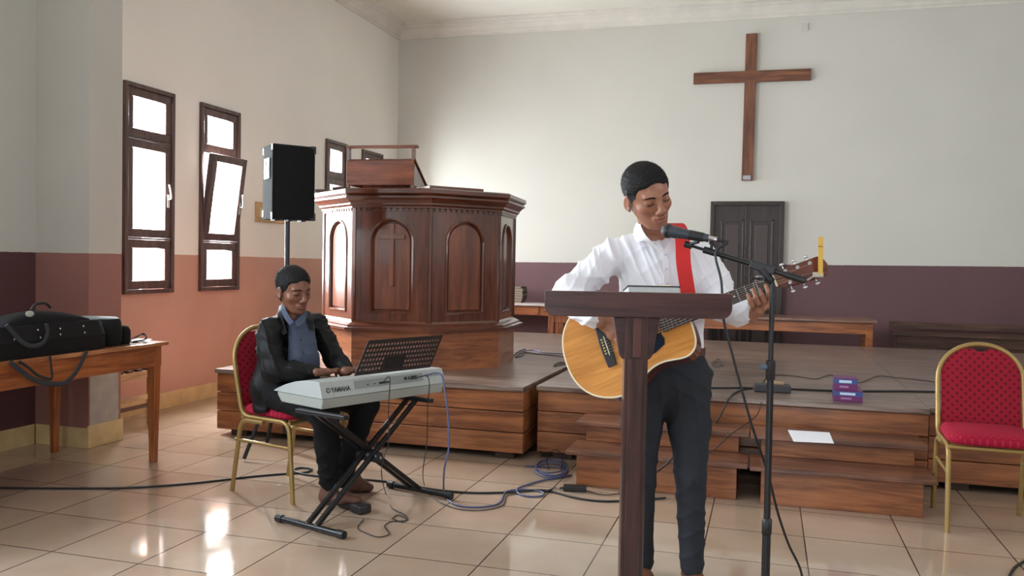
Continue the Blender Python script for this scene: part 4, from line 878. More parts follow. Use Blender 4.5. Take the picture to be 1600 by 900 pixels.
# ------------------------------------------------------------------ cables
def fl(lst, z=.006): return [FL(x, y, z) for x, y in lst]
cable('floor_cable', 'thick black cable running across the floor from left edge to the guitarist', fl([(-60, 760), (0, 762), (80, 763), (200, 762), (300, 755), (400, 744), (450, 740), (478, 738), (487, 733), (470, 731), (459, 735), (475, 741), (520, 746), (600, 752), (680, 765), (740, 770), (800, 769), (850, 766), (900, 778), (940, 783), (985, 782), (1040, 778)]), .006, CABLE)
cable('signal_cable', 'blue-grey cable from the keyboard drooping to the floor', [kbM @ BPM @ Vector((.655, .05, .006)), P(686, 583, 4.6), P(694, 605, 4.55), P(700, 650, 4.5), P(701, 700, 4.45), P(694, 735, 4.45)]+fl([(694, 770), (702, 783), (722, 791), (755, 792), (780, 786), (789, 770), (800, 766), (820, 765), (845, 768), (848, 774), (830, 776), (812, 772), (808, 764), (825, 757), (850, 750), (878, 746), (893, 742)]), .005, CABLEB)
cable('pedal_cable', 'thin black wire from the keyboard socket curling on floor to pedal', [kbM @ BPM @ Vector((.402, .045, .008)), P(609, 590, 4.35), P(607, 640, 4.35), P(607, 690, 4.35), P(600, 715, 4.35), P(596, 740, 4.3)]+fl([(603, 772), (612, 793), (630, 803), (637, 811), (628, 815), (614, 810), (624, 805), (636, 813), (612, 815), (601, 822), (608, 834), (592, 839), (575, 834), (559, 825), (568, 812)], .004), .0025, CABLE)
cable('power_wire', 'thin black wire hanging from keyboard back to floor by the far stand foot', [kbM @ BPM @ Vector((.60, .045, .006)), P(669, 590, 4.6), P(668, 640, 4.6), P(667, 690, 4.6), P(661, 735, 4.6)]+fl([(663, 757), (672, 772), (690, 786), (720, 796), (755, 797), (785, 790), (792, 775), (812, 771)], .004), .0025, CABLE)
coil = []
for i in range(46):
    a = i/46*2*math.pi*3.6; coil.append(FL(860+24*math.cos(a)+3*i/46, 731+11*math.sin(a)+4*math.sin(a*.37), .006+.0035*(i/10)))
cable('coiled_cable', 'blue-grey cable lying in loops on floor beside the left step unit', fl([(820, 728)])+coil+fl([(870, 745), (890, 742)]), .0045, CABLEB, n=3)
cable('thin_loop_cable', 'thin dark wire looping up in front of the platform beside the steps', [FL(858, 734), on(855, 722, 1, 2.3), on(857, 710, 1, 2.3), on(866, 703, 1, 2.3), on(876, 707, 1, 2.3), on(879, 720, 1, 2.3), FL(877, 734)], .003, CABLE)
p = FL(898, 767, 0); t = thing('power_adaptor', 'small black power brick on the floor before the left step unit', 'adaptor', (p[0], p[1], 0), YAW*.6)
MB().box(-.065, .065, -.028, .028, .001, .032).obj('housing', BLACK, t, bevel=.005); MB().tube([(-.065, 0, .012), (-.085, 0, .012)], .006, 8).obj('strain_relief', BLACK, t, smooth=50)
cable('adaptor_lead', 'short thin lead from the floor power brick to its plug', fl([(876, 766), (868, 762), (862, 765), (858, 765)]), .0025, CABLE)
tag(MB().tube(fl([(852, 769), (862, 765)], .009), .007, 8).obj('barrel_plug', BLACK, None, smooth=50), 'small black plug lying on the floor next to power brick', 'plug')
cable('adaptor_mains_lead', 'thin lead from the floor power brick to behind the lectern', fl([(914, 766), (935, 772), (955, 773), (980, 768)]), .003, CABLE)
def dk(lst, z=.006): return [on(x, y, 2, PH+z) for x, y in lst]
cable('platform_cable', 'long black cable lying along the front of the platform deck', dk([(1090, 606), (1130, 606), (1178, 606), (1240, 608), (1320, 611), (1400, 611), (1470, 612), (1540, 612), (1640, 612)]), .006, CABLE)
cable('platform_wire', 'thin dark wire wandering over platform deck behind the small boxes', dk([(1190, 600), (1200, 589), (1215, 586), (1245, 588), (1275, 592), (1300, 586), (1340, 598), (1370, 588), (1400, 590), (1440, 594), (1468, 598)]), .003, CABLE)
cable('pulpit_cable', 'dark cables tangled on the deck right of the pulpit base', dk([(802, 556), (812, 548), (822, 546), (815, 556), (805, 558), (818, 551), (840, 553), (870, 556), (900, 561)]), .004, CABLE)
cable('deck_cable', 'thin blue-grey cable on deck between pulpit and guitar', dk([(806, 551), (830, 547), (850, 551), (880, 553), (905, 556)]), .004, CABLEB)
cable('deck_wire_loop', 'small loop of dark wire on the deck beside the guitar', dk([(905, 570), (880, 569), (866, 572), (872, 567), (890, 566), (906, 566)]), .004, CABLE)
cable('wire_tangle', 'small knot of thin wire on the deck right of the guitarist hip', [q for q in dk([(1115, 571), (1118, 563), (1125, 562), (1127, 570), (1118, 574), (1112, 568), (1122, 566), (1130, 572)], .01)], .0025, CABLE)
cable('hanging_cable', 'black cable falling from the deck over the steps behind guitarist', dk([(1178, 606), (1162, 608), (1148, 614)])+[on(1138, 625, 1, 2.44), on(1122, 655, 1, 2.42), on(1108, 672, 1, 2.40), (3.10, 2.05, .345), on(1075, 690, 1, 1.98), on(1045, 722, 2, .22), on(1020, 742, 1, 1.84), on(1010, 752, 1, 1.83)], .0055, CABLE)
cable('step_wire', 'thin black wire trailing across the steps right of guitarist leg', [on(1190, 628, 1, 2.46), on(1183, 648, 1, 2.44), on(1165, 663, 2, .342), on(1140, 680, 2, .342), on(1122, 697, 1, 1.99), on(1100, 712, 2, .218), on(1060, 735, 2, .216)], .003, CABLE)
cable('corner_cable', 'black cable end curling on floor at the bottom right corner', fl([(1575, 905), (1583, 890), (1592, 882), (1610, 872)]), .006, CABLE)
# ------------------------------------------------------------------ smooth surfaces for bodies and clothes
class SDF:
    def __init__(s): s.p = []
    def seg(s, p0, p1, r0, r1, side=(1, 0, 0), k=.015, op='u'):
        r0 = r0 if hasattr(r0, '__len__') else (r0, r0); r1 = r1 if hasattr(r1, '__len__') else (r1, r1)
        s.p.append((np.array(p0, float), np.array(p1, float), r0, r1, np.array(side, float), k, op)); return s
    def chain(s, pts, rs, side=(1, 0, 0), k=.015, op='u'):
        for i in range(len(pts)-1): s.seg(pts[i], pts[i+1], rs[i], rs[i+1], side, k, op)
        return s
    def ell(s, c, r, R=None, k=.012, op='u'):
        s.p.append(('e', np.array(c, float), np.array(r, float), np.eye(3) if R is None else R, k, op)); return s
    def half(s, c, n, k=.005):   # keep the side where (p-c).n < 0
        s.p.append(('h', np.array(c, float), np.array(n, float)/np.linalg.norm(n), k)); return s
    def bounds(s):
        lo = np.full(3, 1e9); hi = -lo
        for q in s.p:
            if isinstance(q[0], str):
                if q[0] == 'e' and q[5] == 'u': m = max(q[2]); lo = np.minimum(lo, q[1]-m); hi = np.maximum(hi, q[1]+m)
            elif q[6] == 'u':
                m = max(*q[2], *q[3])
                for e in (q[0], q[1]): lo = np.minimum(lo, e-m); hi = np.maximum(hi, e+m)
        return lo-.02, hi+.02
    def field(s, h):
        lo, hi = s.bounds(); n = np.ceil((hi-lo)/h).astype(int)+1
        ax = [lo[i]+h*np.arange(n[i]) for i in range(3)]; F = np.full(n, .05, np.float32)
        for q in s.p:
            if isinstance(q[0], str) and q[0] == 'h':
                d = ((ax[0][:, None, None]-q[1][0])*q[2][0]+(ax[1][None, :, None]-q[1][1])*q[2][1]+(ax[2][None, None, :]-q[1][2])*q[2][2])
                F = np.maximum(F, d).astype(np.float32); continue
            if isinstance(q[0], str): c0 = c1 = q[1]; m = max(q[2]); k = q[4]; op = q[5]
            else: c0, c1 = q[0], q[1]; m = max(*q[2], *q[3]); k = q[5]; op = q[6]
            m += k+3*h
            a = np.clip(np.floor((np.minimum(c0, c1)-m-lo)/h).astype(int), 0, n-1); b = np.clip(np.ceil((np.maximum(c0, c1)+m-lo)/h).astype(int)+1, 1, n)
            sl = tuple(slice(a[i], b[i]) for i in range(3)); X = ax[0][sl[0]][:, None, None]; Y = ax[1][sl[1]][None, :, None]; Z = ax[2][sl[2]][None, None, :]
            if isinstance(q[0], str):
                dx, dy, dz = X-c0[0], Y-c0[1], Z-c0[2]; R = q[3]; r = q[2]
                u = (dx*R[0, 0]+dy*R[1, 0]+dz*R[2, 0])/r[0]; v = (dx*R[0, 1]+dy*R[1, 1]+dz*R[2, 1])/r[1]; w = (dx*R[0, 2]+dy*R[1, 2]+dz*R[2, 2])/r[2]
                l = np.sqrt(u*u+v*v+w*w)+1e-9; g = np.sqrt((u/r[0])**2+(v/r[1])**2+(w/r[2])**2)+1e-9; d = l*(l-1)/g
            else:
                ax_ = c1-c0; L_ = np.linalg.norm(ax_)+1e-9; t_ = ax_/L_; sd = q[4]-t_*np.dot(q[4], t_)
                if np.linalg.norm(sd) < 1e-5: sd = np.cross(t_, [.3, .5, .8])
                sd = sd/np.linalg.norm(sd); w_ = np.cross(t_, sd); dx, dy, dz = X-c0[0], Y-c0[1], Z-c0[2]
                u = dx*t_[0]+dy*t_[1]+dz*t_[2]; t = np.clip(u/L_, 0, 1); du = u-t*L_
                ds = dx*sd[0]+dy*sd[1]+dz*sd[2]; dw = dx*w_[0]+dy*w_[1]+dz*w_[2]
                ra = q[2][0]+(q[3][0]-q[2][0])*t; rb = q[2][1]+(q[3][1]-q[2][1])*t; rm = np.minimum(ra, rb)
                l = np.sqrt((ds/ra)**2+(dw/rb)**2+(du/rm)**2)+1e-9; g = np.sqrt((ds/ra**2)**2+(dw/rb**2)**2+(du/rm**2)**2)+1e-9; d = l*(l-1)/g
            f = F[sl]
            if op == 'u': hh = np.clip(.5+.5*(f-d)/k, 0, 1); r_ = f*(1-hh)+d*hh-k*hh*(1-hh)
            else: dd = -d; hh = np.clip(.5-.5*(f-dd)/k, 0, 1); r_ = f*(1-hh)+dd*hh+k*hh*(1-hh)
            F[sl] = r_
        return F, lo
    def mesh(s, h, smooth=2):
        F, lo = s.field(h); F[0], F[-1] = .05, .05; F[:, 0] = F[:, -1] = .05; F[:, :, 0] = F[:, :, -1] = .05
        S = F < 0; n = F.shape; c = np.zeros((n[0]-1, n[1]-1, n[2]-1), np.int8)
        offs = [(i, j, k) for i in (0, 1) for j in (0, 1) for k in (0, 1)]
        for i, j, k in offs: c += S[i:n[0]-1+i, j:n[1]-1+j, k:n[2]-1+k]
        I = np.argwhere((c > 0) & (c < 8)); ids = np.full(c.shape, -1, np.int32); ids[I[:, 0], I[:, 1], I[:, 2]] = np.arange(len(I))
        acc = np.zeros((len(I), 3)); cnt = np.zeros(len(I))
        for o in offs:
            for a in range(3):
                if o[a]: continue
                o2 = list(o); o2[a] = 1
                f0 = F[I[:, 0]+o[0], I[:, 1]+o[1], I[:, 2]+o[2]]; f1 = F[I[:, 0]+o2[0], I[:, 1]+o2[1], I[:, 2]+o2[2]]
                m = (f0 < 0) != (f1 < 0); t = f0/(f0-f1+1e-12); p = np.zeros((len(I), 3)); p += o; p[:, a] = t
                acc[m] += p[m]; cnt[m] += 1
        V = lo+h*(I+acc/cnt[:, None]); Q = []
        for a in range(3):
            b, d = (a+1) % 3, (a+2) % 3; s0 = [slice(None)]*3; s1 = [slice(None)]*3; s0[a] = slice(0, n[a]-1); s1[a] = slice(1, n[a])
            A, B = S[tuple(s0)], S[tuple(s1)]; E_ = np.argwhere(A != B); E_ = E_[(E_[:, b] > 0) & (E_[:, d] > 0) & (E_[:, b] < n[b]-1) & (E_[:, d] < n[d]-1)]
            fl_ = A[E_[:, 0], E_[:, 1], E_[:, 2]]
            def cid(ob, od):
                q = E_.copy(); q[:, b] += ob; q[:, d] += od; return ids[q[:, 0], q[:, 1], q[:, 2]]
            q = np.stack([cid(-1, -1), cid(0, -1), cid(0, 0), cid(-1, 0)], 1); q[~fl_] = q[~fl_][:, ::-1]; Q.append(q)
        Q = np.concatenate(Q); Q = Q[(Q >= 0).all(1)]
        for _ in range(smooth): V = lap(V, Q, .5)
        return V, Q
def lap(V, Q, a):
    acc = np.zeros_like(V); c = np.zeros(len(V))
    for i in range(4):
        x, y = Q[:, i], Q[:, (i+1) % 4]; np.add.at(acc, x, V[y]); np.add.at(acc, y, V[x]); np.add.at(c, x, 1); np.add.at(c, y, 1)
    return V+(acc/np.maximum(c, 1)[:, None]-V)*a
def vnormals(V, Q):
    n = np.cross(V[Q[:, 2]]-V[Q[:, 0]], V[Q[:, 3]]-V[Q[:, 1]]); N_ = np.zeros_like(V)
    for i in range(4): np.add.at(N_, Q[:, i], n)
    return N_/(np.linalg.norm(N_, axis=1)[:, None]+1e-12)
def folds(V, Q, amp, dirs, seed=0):
    """cloth folds: long creases along given wave vectors, bent by slow waves and fading in and out"""
    r = np.random.default_rng(seed); N_ = vnormals(V, Q); warp = np.zeros(len(V))
    for i in range(4):
        k = r.normal(size=3)*5; warp += np.sin(V@k+r.uniform(0, 6))*.6
    d = np.zeros(len(V))
    for kv, w in dirs:
        ph = V@np.array(kv)+warp*1.5+r.uniform(0, 6); mask = .5+.5*np.sin(V@(r.normal(size=3)*8)+r.uniform(0, 6))
        d += w*((1-np.abs(np.sin(ph)))**2.2-.25)*mask**1.5
    return V+N_*(amp*d)[:, None]
def mk(name, V, Q, m_, parent, tone=None):
    me = bpy.data.meshes.new(name); me.vertices.add(len(V)); me.vertices.foreach_set('co', np.asarray(V, np.float32).ravel())
    Q = np.asarray(Q, np.int32); k = Q.shape[1]; me.loops.add(len(Q)*k); me.loops.foreach_set('vertex_index', Q.ravel()); me.polygons.add(len(Q))
    me.polygons.foreach_set('loop_start', np.arange(0, len(Q)*k, k, dtype=np.int32)); me.polygons.foreach_set('loop_total', np.full(len(Q), k, np.int32))
    me.update(calc_edges=True); me.polygons.foreach_set('use_smooth', [True]*len(Q)); me.materials.append(m_)
    if tone is not None:
        ca = me.color_attributes.new('tone', 'FLOAT_COLOR', 'POINT'); ca.data.foreach_set('color', np.concatenate([tone, np.ones((len(V), 1))], 1).astype(np.float32).ravel())
    o = bpy.data.objects.new(name, me); COL.objects.link(o)
    if parent is not None: o.parent = parent
    return o
def merge(parts):
    V, Q, T, n = [], [], [], 0
    for v, q, t in parts: V.append(v); Q.append(q+n); T.append(t); n += len(v)
    return np.concatenate(V), np.concatenate(Q), np.concatenate(T)
SKIN = skin_mat('skin'); HAIRM = mat('short_black_hair', (22, 19, 19), .75, spec=.3)
def head_sdf(neck_to=None, smile=0):
    """local: x = the person's left, -y = face, z up, origin between the ears at eye height; crown at z=+.115, chin at z=-.118"""
    s = SDF()
    s.ell((0, .012, .036), (.0755, .096, .080)); s.ell((0, -.018, -.015), (.0645, .070, .086), k=.02)
    s.ell((0, -.032, -.074), (.043, .046, .038), k=.022); s.ell((0, -.064, -.099), (.021, .017, .015), k=.022)
    for e in (-1, 1):
        s.ell((e*.044, -.050, -.028), (.018, .017, .015), k=.025)                     # cheek
        s.seg((e*.048, -.002, -.045), (e*.026, -.048, -.096), .013, .011, k=.020)      # jaw line
        s.ell((e*.032, -.099, .001), (.017, .012, .010), k=.018, op='s')            # eye socket
        s.ell((e*.0325, -.0745, -.001), (.0155, .0125, .0110), k=.006)                # lid over the eyeball
        s.seg((e*.012, -.086, .021), (e*.042, -.074, .020), .0070, .0045, k=.020)      # brow
        s.ell((e*.0150, -.0975, -.039), (.0085, .010, .0075), k=.006)                # nostril wing
    s.seg((0, -.086, .010), (0, -.104, -.028), .0088, .0110, k=.014); s.ell((0, -.1065, -.034), (.0130, .0105, .0095), k=.008)
    s.ell((0, -.080, -.067), (.026, .013, .017), k=.012)
    up = [(-.024, -.0800, -.0655+smile), (-.010, -.0915, -.0605), (0, -.0925, -.0620), (.010, -.0915, -.0605), (.024, -.0800, -.0655+smile)]
    lo = [(-.020, -.0800, -.0685+smile*.6), (-.008, -.0905, -.0735), (.008, -.0905, -.0735), (.020, -.0800, -.0685+smile*.6)]
    s.chain(up, [.0028, .0052, .0048, .0052, .0028], k=.004); s.chain(lo, [.003, .0062, .0062, .003], k=.004)
    s.chain([(-.025, -.085, -.066+smile), (-.010, -.0975, -.0665), (.010, -.0975, -.0665), (.025, -.085, -.066+smile)], [.0014]*4, k=.004, op='s')
    for e in (-1, 1):   # ears
        R = np.array(Matrix.Rotation(math.radians(e*-18), 3, 'Z') @ Matrix.Rotation(math.radians(12), 3, 'X'))
        s.ell((e*.080, .010, -.008), (.0065, .0185, .031), R=R, k=.006); s.ell((e*.088, .006, -.004), (.0055, .0115, .019), R=R, k=.004, op='s'); s.ell((e*.079, .000, -.032), (.006, .008, .009), k=.006)
    if neck_to is not None: s.seg((.006, .034, -.045), neck_to, (.042, .046), (.052, .058), k=.010)
    return s
def head_tone(V, skin, lip, stub=None):
    T = np.tile(skin, (len(V), 1)).astype(float)
    def mixin(w, c):
        nonlocal T
        w = np.clip(w, 0, 1)[:, None]; T = T*(1-w)+np.array(c)*w
    x, y, z = V.T; fr_ = y < -.04
    w = np.exp(-((x/.023)**4+((z+.0670)/.0085)**4))*(y < -.075); mixin(w*.75, lip)
    for e in (-1, 1):
        mixin(.55*np.exp(-(((x-e*.031)/.019)**4+((z+.003)/.012)**4))*fr_, np.array(skin)*.62)
        mixin(.3*np.exp(-(((x-e*.045)/.02)**2+((z+.03)/.018)**2))*fr_, np.array(skin)*np.array([1.15, .9, .85]))
    mixin(.25*np.exp(-((x/.05)**4+((z+.09)/.02)**4))*fr_, np.array(skin)*.7)
    mixin(.35*np.exp(-((x/.02)**4+((z-.03)/.02)**2))*0, skin)
    return T
def make_head(parent, body_parts, M, neck_world, skin, lip, hair_cut=0, smile=0, grey=False, scale=1.0, hair_h=.0, seed=1):
    """adds the head's surface to body_parts; hair, brows and lashes become children"""
    Mi = np.array(M.inverted()); nl = (Mi[:3, :3]@np.array(neck_world)+Mi[:3, 3])
    s = head_sdf(nl, smile); V, Q = s.mesh(.0022, 1); T = head_tone(V, skin, lip)
    R3 = np.array(M)[:3, :3]; t3 = np.array(M)[:3, 3]; tw = lambda v: np.asarray(v)@R3.T+t3
    body_parts.append((tw(V), Q, T)); bvh = BVHTree.FromPolygons([tuple(v) for v in V], [tuple(map(int, q)) for q in Q])
    def onface(x, z, off=.0005):
        h = bvh.ray_cast(Vector((x, -.2, z)), Vector((0, 1, 0)))[0]; return (x, (h.y if h else -.08)-off, z)
    inv = lambda o: o
    def loc_obj(mb, name, m_, sm=60, lb=None):
        mb.v = [tuple(tw(v)) for v in mb.v]; o = mb.obj(name, m_, parent, smooth=sm)
        if lb: lab(o, lb)
        return o
    for e in (-1, 1):
        mb = MB(); pts = [onface(e*x, z, .0002) for x, z in ((.013, .0175), (.023, .0198), (.035, .0204), (.046, .0180), (.052, .0140))]
        mb.tube(smooth_path(pts, 5), list(np.interp(np.linspace(0, 1, 21), [0, .2, .6, 1], [.0020, .0033, .0028, .0008])), 8, flat=.45, ref=(0, 1, 0)); loc_obj(mb, 'eyebrow', mat('eyebrow_hair', (44, 32, 28), .9, spec=.1))
        mb = MB(); pts = [onface(e*x, z, .0001) for x, z in ((.0175, -.0040), (.025, -.0066), (.033, -.0076), (.041, -.0060), (.0480, -.0020))]
        mb.tube(smooth_path(pts, 5), list(np.interp(np.linspace(0, 1, 21), [0, .3, .7, 1], [.0007, .0017, .0018, .0008])), 6, flat=.8, ref=(0, 1, 0)); loc_obj(mb, 'eyelash', HAIRM)
    # hair: cap hugging the skull plus short blades
    h = SDF(); g = hair_h
    h.ell((0, .014, .039), (.0800+g*.4, .101+g*.5, .082+g)); h.seg((0, .055, -.01), (0, .052, -.052), (.058, .038), (.048, .028), k=.02)
    for e in (-1, 1): h.seg((e*.0735, -.006, .03), (e*.0725, -.008, .004), .010, .0065, (0, 1, 0), k=.012)
    h.ell((0, -.095+hair_cut, -.032), (.084, .064, .100), k=.008, op='s'); h.ell((.058, -.082, .012), (.034, .040, .048), k=.01, op='s'); h.ell((-.058, -.082, .012), (.034, .040, .048), k=.01, op='s'); h.ell((0, -.03, -.12), (.09, .075, .085), k=.01, op='s')
    for e in (-1, 1): h.ell((e*.088, .008, -.010), (.020, .020, .034), k=.006, op='s')
    HV, HQ = h.mesh(.0028, 2); Nn = vnormals(HV, HQ); r = np.random.default_rng(seed)
    HV = HV+Nn*(.0006*np.sin(HV@(r.normal(size=3)*350))+.0006*np.sin(HV@(r.normal(size=3)*420)))[:, None]
    keep = (HV[:, 2] > -.045); ii = r.choice(np.nonzero(keep)[0], 5200); bl = []; qs = []
    for n_, i in enumerate(ii):
        p = HV[i]; nn = Nn[i]; d = nn*.8+np.array([0, -.25, .25 if p[2] > .06 else -.25])+r.normal(size=3)*.25; d /= np.linalg.norm(d)
        L_ = (.0046 if p[2] > .045 else .0022)*r.uniform(.6, 1.2); sd = np.cross(d, r.normal(size=3)); sd /= np.linalg.norm(sd); b0 = p-nn*.001
        bl += [b0-sd*.0007, b0+sd*.0007, b0+d*L_+sd*.0002, b0+d*L_-sd*.0002]; qs.append((4*n_, 4*n_+1, 4*n_+2, 4*n_+3))
    AV = np.concatenate([HV, np.array(bl)]); AQ = np.concatenate([HQ, np.array(qs)+len(HV)]); hb = np.array(lin((20, 17, 17)))
    T = np.tile(hb, (len(AV), 1))
    if grey:
        w = np.clip((.035-AV[:, 2])/.05, 0, 1)[:, None]*.75; T = T*(1-w)+np.array(lin((88, 88, 94)))*w
    hm = bpy.data.materials.get('hair_toned')
    if hm is None:
        hm = bpy.data.materials.new('hair_toned'); hm.use_nodes = True; vc = hm.node_tree.nodes.new('ShaderNodeVertexColor'); vc.layer_name = 'tone'
        hm.node_tree.links.new(vc.outputs[0], hm.node_tree.nodes['Principled BSDF'].inputs['Base Color']); hm.node_tree.nodes['Principled BSDF'].inputs['Roughness'].default_value = .7
        hm.node_tree.nodes['Principled BSDF'].inputs['Specular IOR Level'].default_value = .3
    o = mk('hair', tw(AV), AQ, hm, parent, T); lab(o, 'short cropped black hair')
    return tw
def cam_rot(yaw, pitch, roll):
    """head frame: 0,0,0 looks straight at the camera side; yaw>0 turns the face to picture right, pitch>0 looks down, roll>0 tips the crown to picture left"""
    B = Matrix(((CR[0], -0, 0), (CR[1], 0, 0), (0, 0, 1)))
    Rv = Vector((math.cos(YAW), math.sin(YAW), 0)); Bk = Vector((-math.sin(YAW), math.cos(YAW), 0))
    B = Matrix(((Rv.x, Bk.x, 0), (Rv.y, Bk.y, 0), (0, 0, 1)))
    return B @ Matrix.Rotation(math.radians(-roll), 3, 'Y') @ Matrix.Rotation(math.radians(yaw), 3, 'Z') @ Matrix.Rotation(math.radians(pitch), 3, 'X')
def hand(body_parts, wrist, knuckle, palm_n, fingers, thumb, skin, s=1.0, stub=.09):
    """wrist, knuckle centre: points; palm_n: direction the palm faces; fingers: four lists of 3 joint points beyond the knuckle; thumb: 3 points"""
    w, k = np.array(wrist, float), np.array(knuckle, float); d = (k-w)/np.linalg.norm(k-w); pn = np.array(palm_n, float); pn -= d*pn.dot(d); pn /= np.linalg.norm(pn)
    sd = np.cross(d, pn); S = SDF()
    S.seg(w-d*stub, w, (.029*s, .024*s), (.027*s, .020*s), sd, k=.01); S.seg(w, w+(k-w)*.55, (.027*s, .019*s), (.038*s, .016*s), sd, k=.015); S.seg(w+(k-w)*.5, k-d*.004, (.038*s, .016*s), (.041*s, .0125*s), sd, k=.012)
    for f in fingers:
        rs = [.0098*s, .0092*s, .0084*s, .0070*s][:len(f)]; S.chain([np.array(q) for q in f], rs, sd, k=.003)
    S.chain([np.array(q) for q in thumb], [.0150*s, .0115*s, .0105*s, .0085*s][:len(thumb)], sd, k=.008)
    V, Q = S.mesh(.0022, 1); T = np.tile(skin, (len(V), 1)).astype(float)
    tips = [np.array(f[-1]) for f in fingers]+[np.array(thumb[-1])]
    for t in tips:
        w_ = np.clip(1-np.linalg.norm(V-t, axis=1)/.014, 0, 1)[:, None]*.35; T = T*(1-w_)+np.array(skin)*np.array([1.35, 1.25, 1.2])*w_
    body_parts.append((V, Q, T))
def finger_pts(base, d0, curl_axis, lens, angs):
    p = np.array(base, float); d = Vector(d0).normalized(); out = [p.copy()]; a = 0
    for L_, an in zip(lens, angs):
        d = Matrix.Rotation(math.radians(an), 3, Vector(curl_axis)) @ d; p = p+np.array(d)*L_; out.append(p.copy())
    return out
# ------------------------------------------------------------------ guitar
GA = math.radians(21.0); GD = 3.17
_lo, _hi = 2.5, 4.0
for _ in range(40):          # distance at which nut and saddle stand 0.65 m apart, neck end nearer
    GD = (_lo+_hi)/2; go = Vector(P(949, 541, GD)); gn = Vector(P(1210, 440, GD-.17))
    if (gn-go).length < .65: _lo = GD
    else: _hi = GD
gx = (gn-go).normalized(); gz = -Vector(CF); gz = (gz-gx*gz.dot(gx)).normalized(); gy = gz.cross(gx)
_t = math.radians(21); gz = gz*math.cos(_t)+gy*math.sin(_t); gy = gz.cross(gx)      # the top leans back a little
gM = frame(go, gx, gy, gz)
gt = thing('acoustic_guitar', 'acoustic guitar with honey coloured top held by the standing man', 'guitar'); gt.matrix_world = gM; gt.rotation_mode = 'XYZ'
TOPW = wood('guitar_top_spruce', (222, 154, 80), (212, 142, 68), 'x', .2, scale=1.4, coat=.5, bump=.0); SIDEW = wood('guitar_side_mahogany', (112, 48, 28), (82, 32, 20), 'x', .18, coat=.8)
prof = [(-.175, 0), (-.172, .045), (-.160, .090), (-.138, .130), (-.105, .163), (-.060, .187), (-.010, .198), (.035, .192), (.075, .172), (.110, .150), (.145, .137), (.180, .134), (.215, .139), (.250, .145), (.280, .142), (.305, .125), (.320, .095), (.326, .050), (.326, 0)]
up_p = smooth_path([(x, y, 0) for x, y in prof], 5); up_p = [(p[0], p[1]) for p in up_p]
outl = up_p+[(x, -y) for x, y in up_p[-2:0:-1]]
GT = .105
def off(poly, d):
    n = len(poly); out = []
    for i in range(n):
        a = Vector(poly[i-1]); b = Vector(poly[(i+1) % n]); t = (b-a).normalized(); out.append((poly[i][0]+t.y*d, poly[i][1]-t.x*d))
    return out
sg_ = 1 if (off(outl, .01)[40][0]**2+off(outl, .01)[40][1]**2) < (outl[40][0]**2+outl[40][1]**2) else -1
ins = off(outl, .006*sg_)
SHR = .050; SHX = .155
mb = MB(); hole = [(SHX+SHR*math.cos(2*math.pi*i/len(ins)+math.pi), SHR*math.sin(-2*math.pi*i/len(ins)+math.pi*0)) for i in range(len(ins))]
hole = []
for (x, y) in ins:
    a = math.atan2(y, x-SHX); hole.append((SHX+SHR*math.cos(a), SHR*math.sin(a)))
mb.strip([[(x, y, 0) for x, y in ins], [(x, y, 0) for x, y in hole], [(x, y, -.004) for x, y in hole]], closed=True); lab(mb.obj('soundboard', TOPW, gt), 'glossy honey spruce top')
mb = MB(); mb.strip([[(x, y, .0003) for x, y in ins], [(x, y, .0003) for x, y in outl], [(x, y, -.007) for x, y in outl]], closed=True); lab(mb.obj('binding', mat('cream_binding', (226, 214, 184), .3), gt), 'cream edge binding')
mb = MB(); mb.strip([[(x, y, -.007) for x, y in outl], [(x, y, -GT) for x, y in outl]], closed=True); mb.add([(x, y, -GT) for x, y in outl], [tuple(range(len(outl)))]); mb.obj('body_side', SIDEW, gt, smooth=50)
mb = MB(); mb.strip([[(SHX+r*math.cos(a), r*math.sin(a), .0004) for a in (2*math.pi*i/48 for i in range(48))] for r in (.0525, .060)], closed=True); mb.obj('rosette', mat('rosette_black', (40, 30, 26), .3), gt)
mb = MB(); pgp = [(.085, -.006), (.100, -.040), (.098, -.052), (.075, -.085), (.055, -.115), (.075, -.118), (.115, -.100), (.160, -.085), (.215, -.062), (.213, -.02), (.195, -.036), (.155, -.0505), (.118, -.037), (.105, -.005)]
pgp = [(.098, -.012), (.078, -.030), (.060, -.062), (.050, -.098), (.056, -.112), (.085, -.108), (.120, -.098), (.165, -.088), (.205, -.072), (.212, -.050), (.206, -.030)]+[(SHX+.0505*math.cos(a), .0505*math.sin(a)) for a in (math.radians(-30-i*15) for i in range(9))]
mb.prism([(p[0], p[1]) for p in pgp], .0004, .0016); lab(mb.obj('pickguard', mat('pickguard_dark', (34, 40, 52), .12, coat=.8), gt), 'dark glossy pickguard')
EB = mat('ebony', (34, 30, 32), .45)
mb = MB(); mb.prism([(-.022, -.080), (.014, -.080), (.016, -.03), (.016, .03), (.014, .080), (-.022, .080), (-.026, .02), (-.026, -.02)], .0005, .009); br_ = mb.obj('bridge', EB, gt, bevel=.003)
MB().box(-.0015, .0015, -.038, .038, .009, .0125).obj('saddle', mat('bone', (232, 224, 200), .35), br_)
for i in range(6): MB().ball((-.012, -.028+.0112*i, .0105), (.0036, .0036, .003), 6).obj('bridge_pin', mat('brass_pin', (214, 190, 110), .3), br_)
NL = .65; 
mb = MB(); mb.add([(.215, -.028, .0005), (.215, .028, .0005), (NL, .0225, .0005), (NL, -.0225, .0005), (.215, -.028, .0075), (.215, .028, .0075), (NL, .0225, .0075), (NL, -.0225, .0075)], [(0, 1, 2, 3), (7, 6, 5, 4), (0, 4, 5, 1), (1, 5, 6, 2), (2, 6, 7, 3), (3, 7, 4, 0)]); fb = mb.obj('fretboard', mat('rosewood', (52, 40, 42), .45), gt)
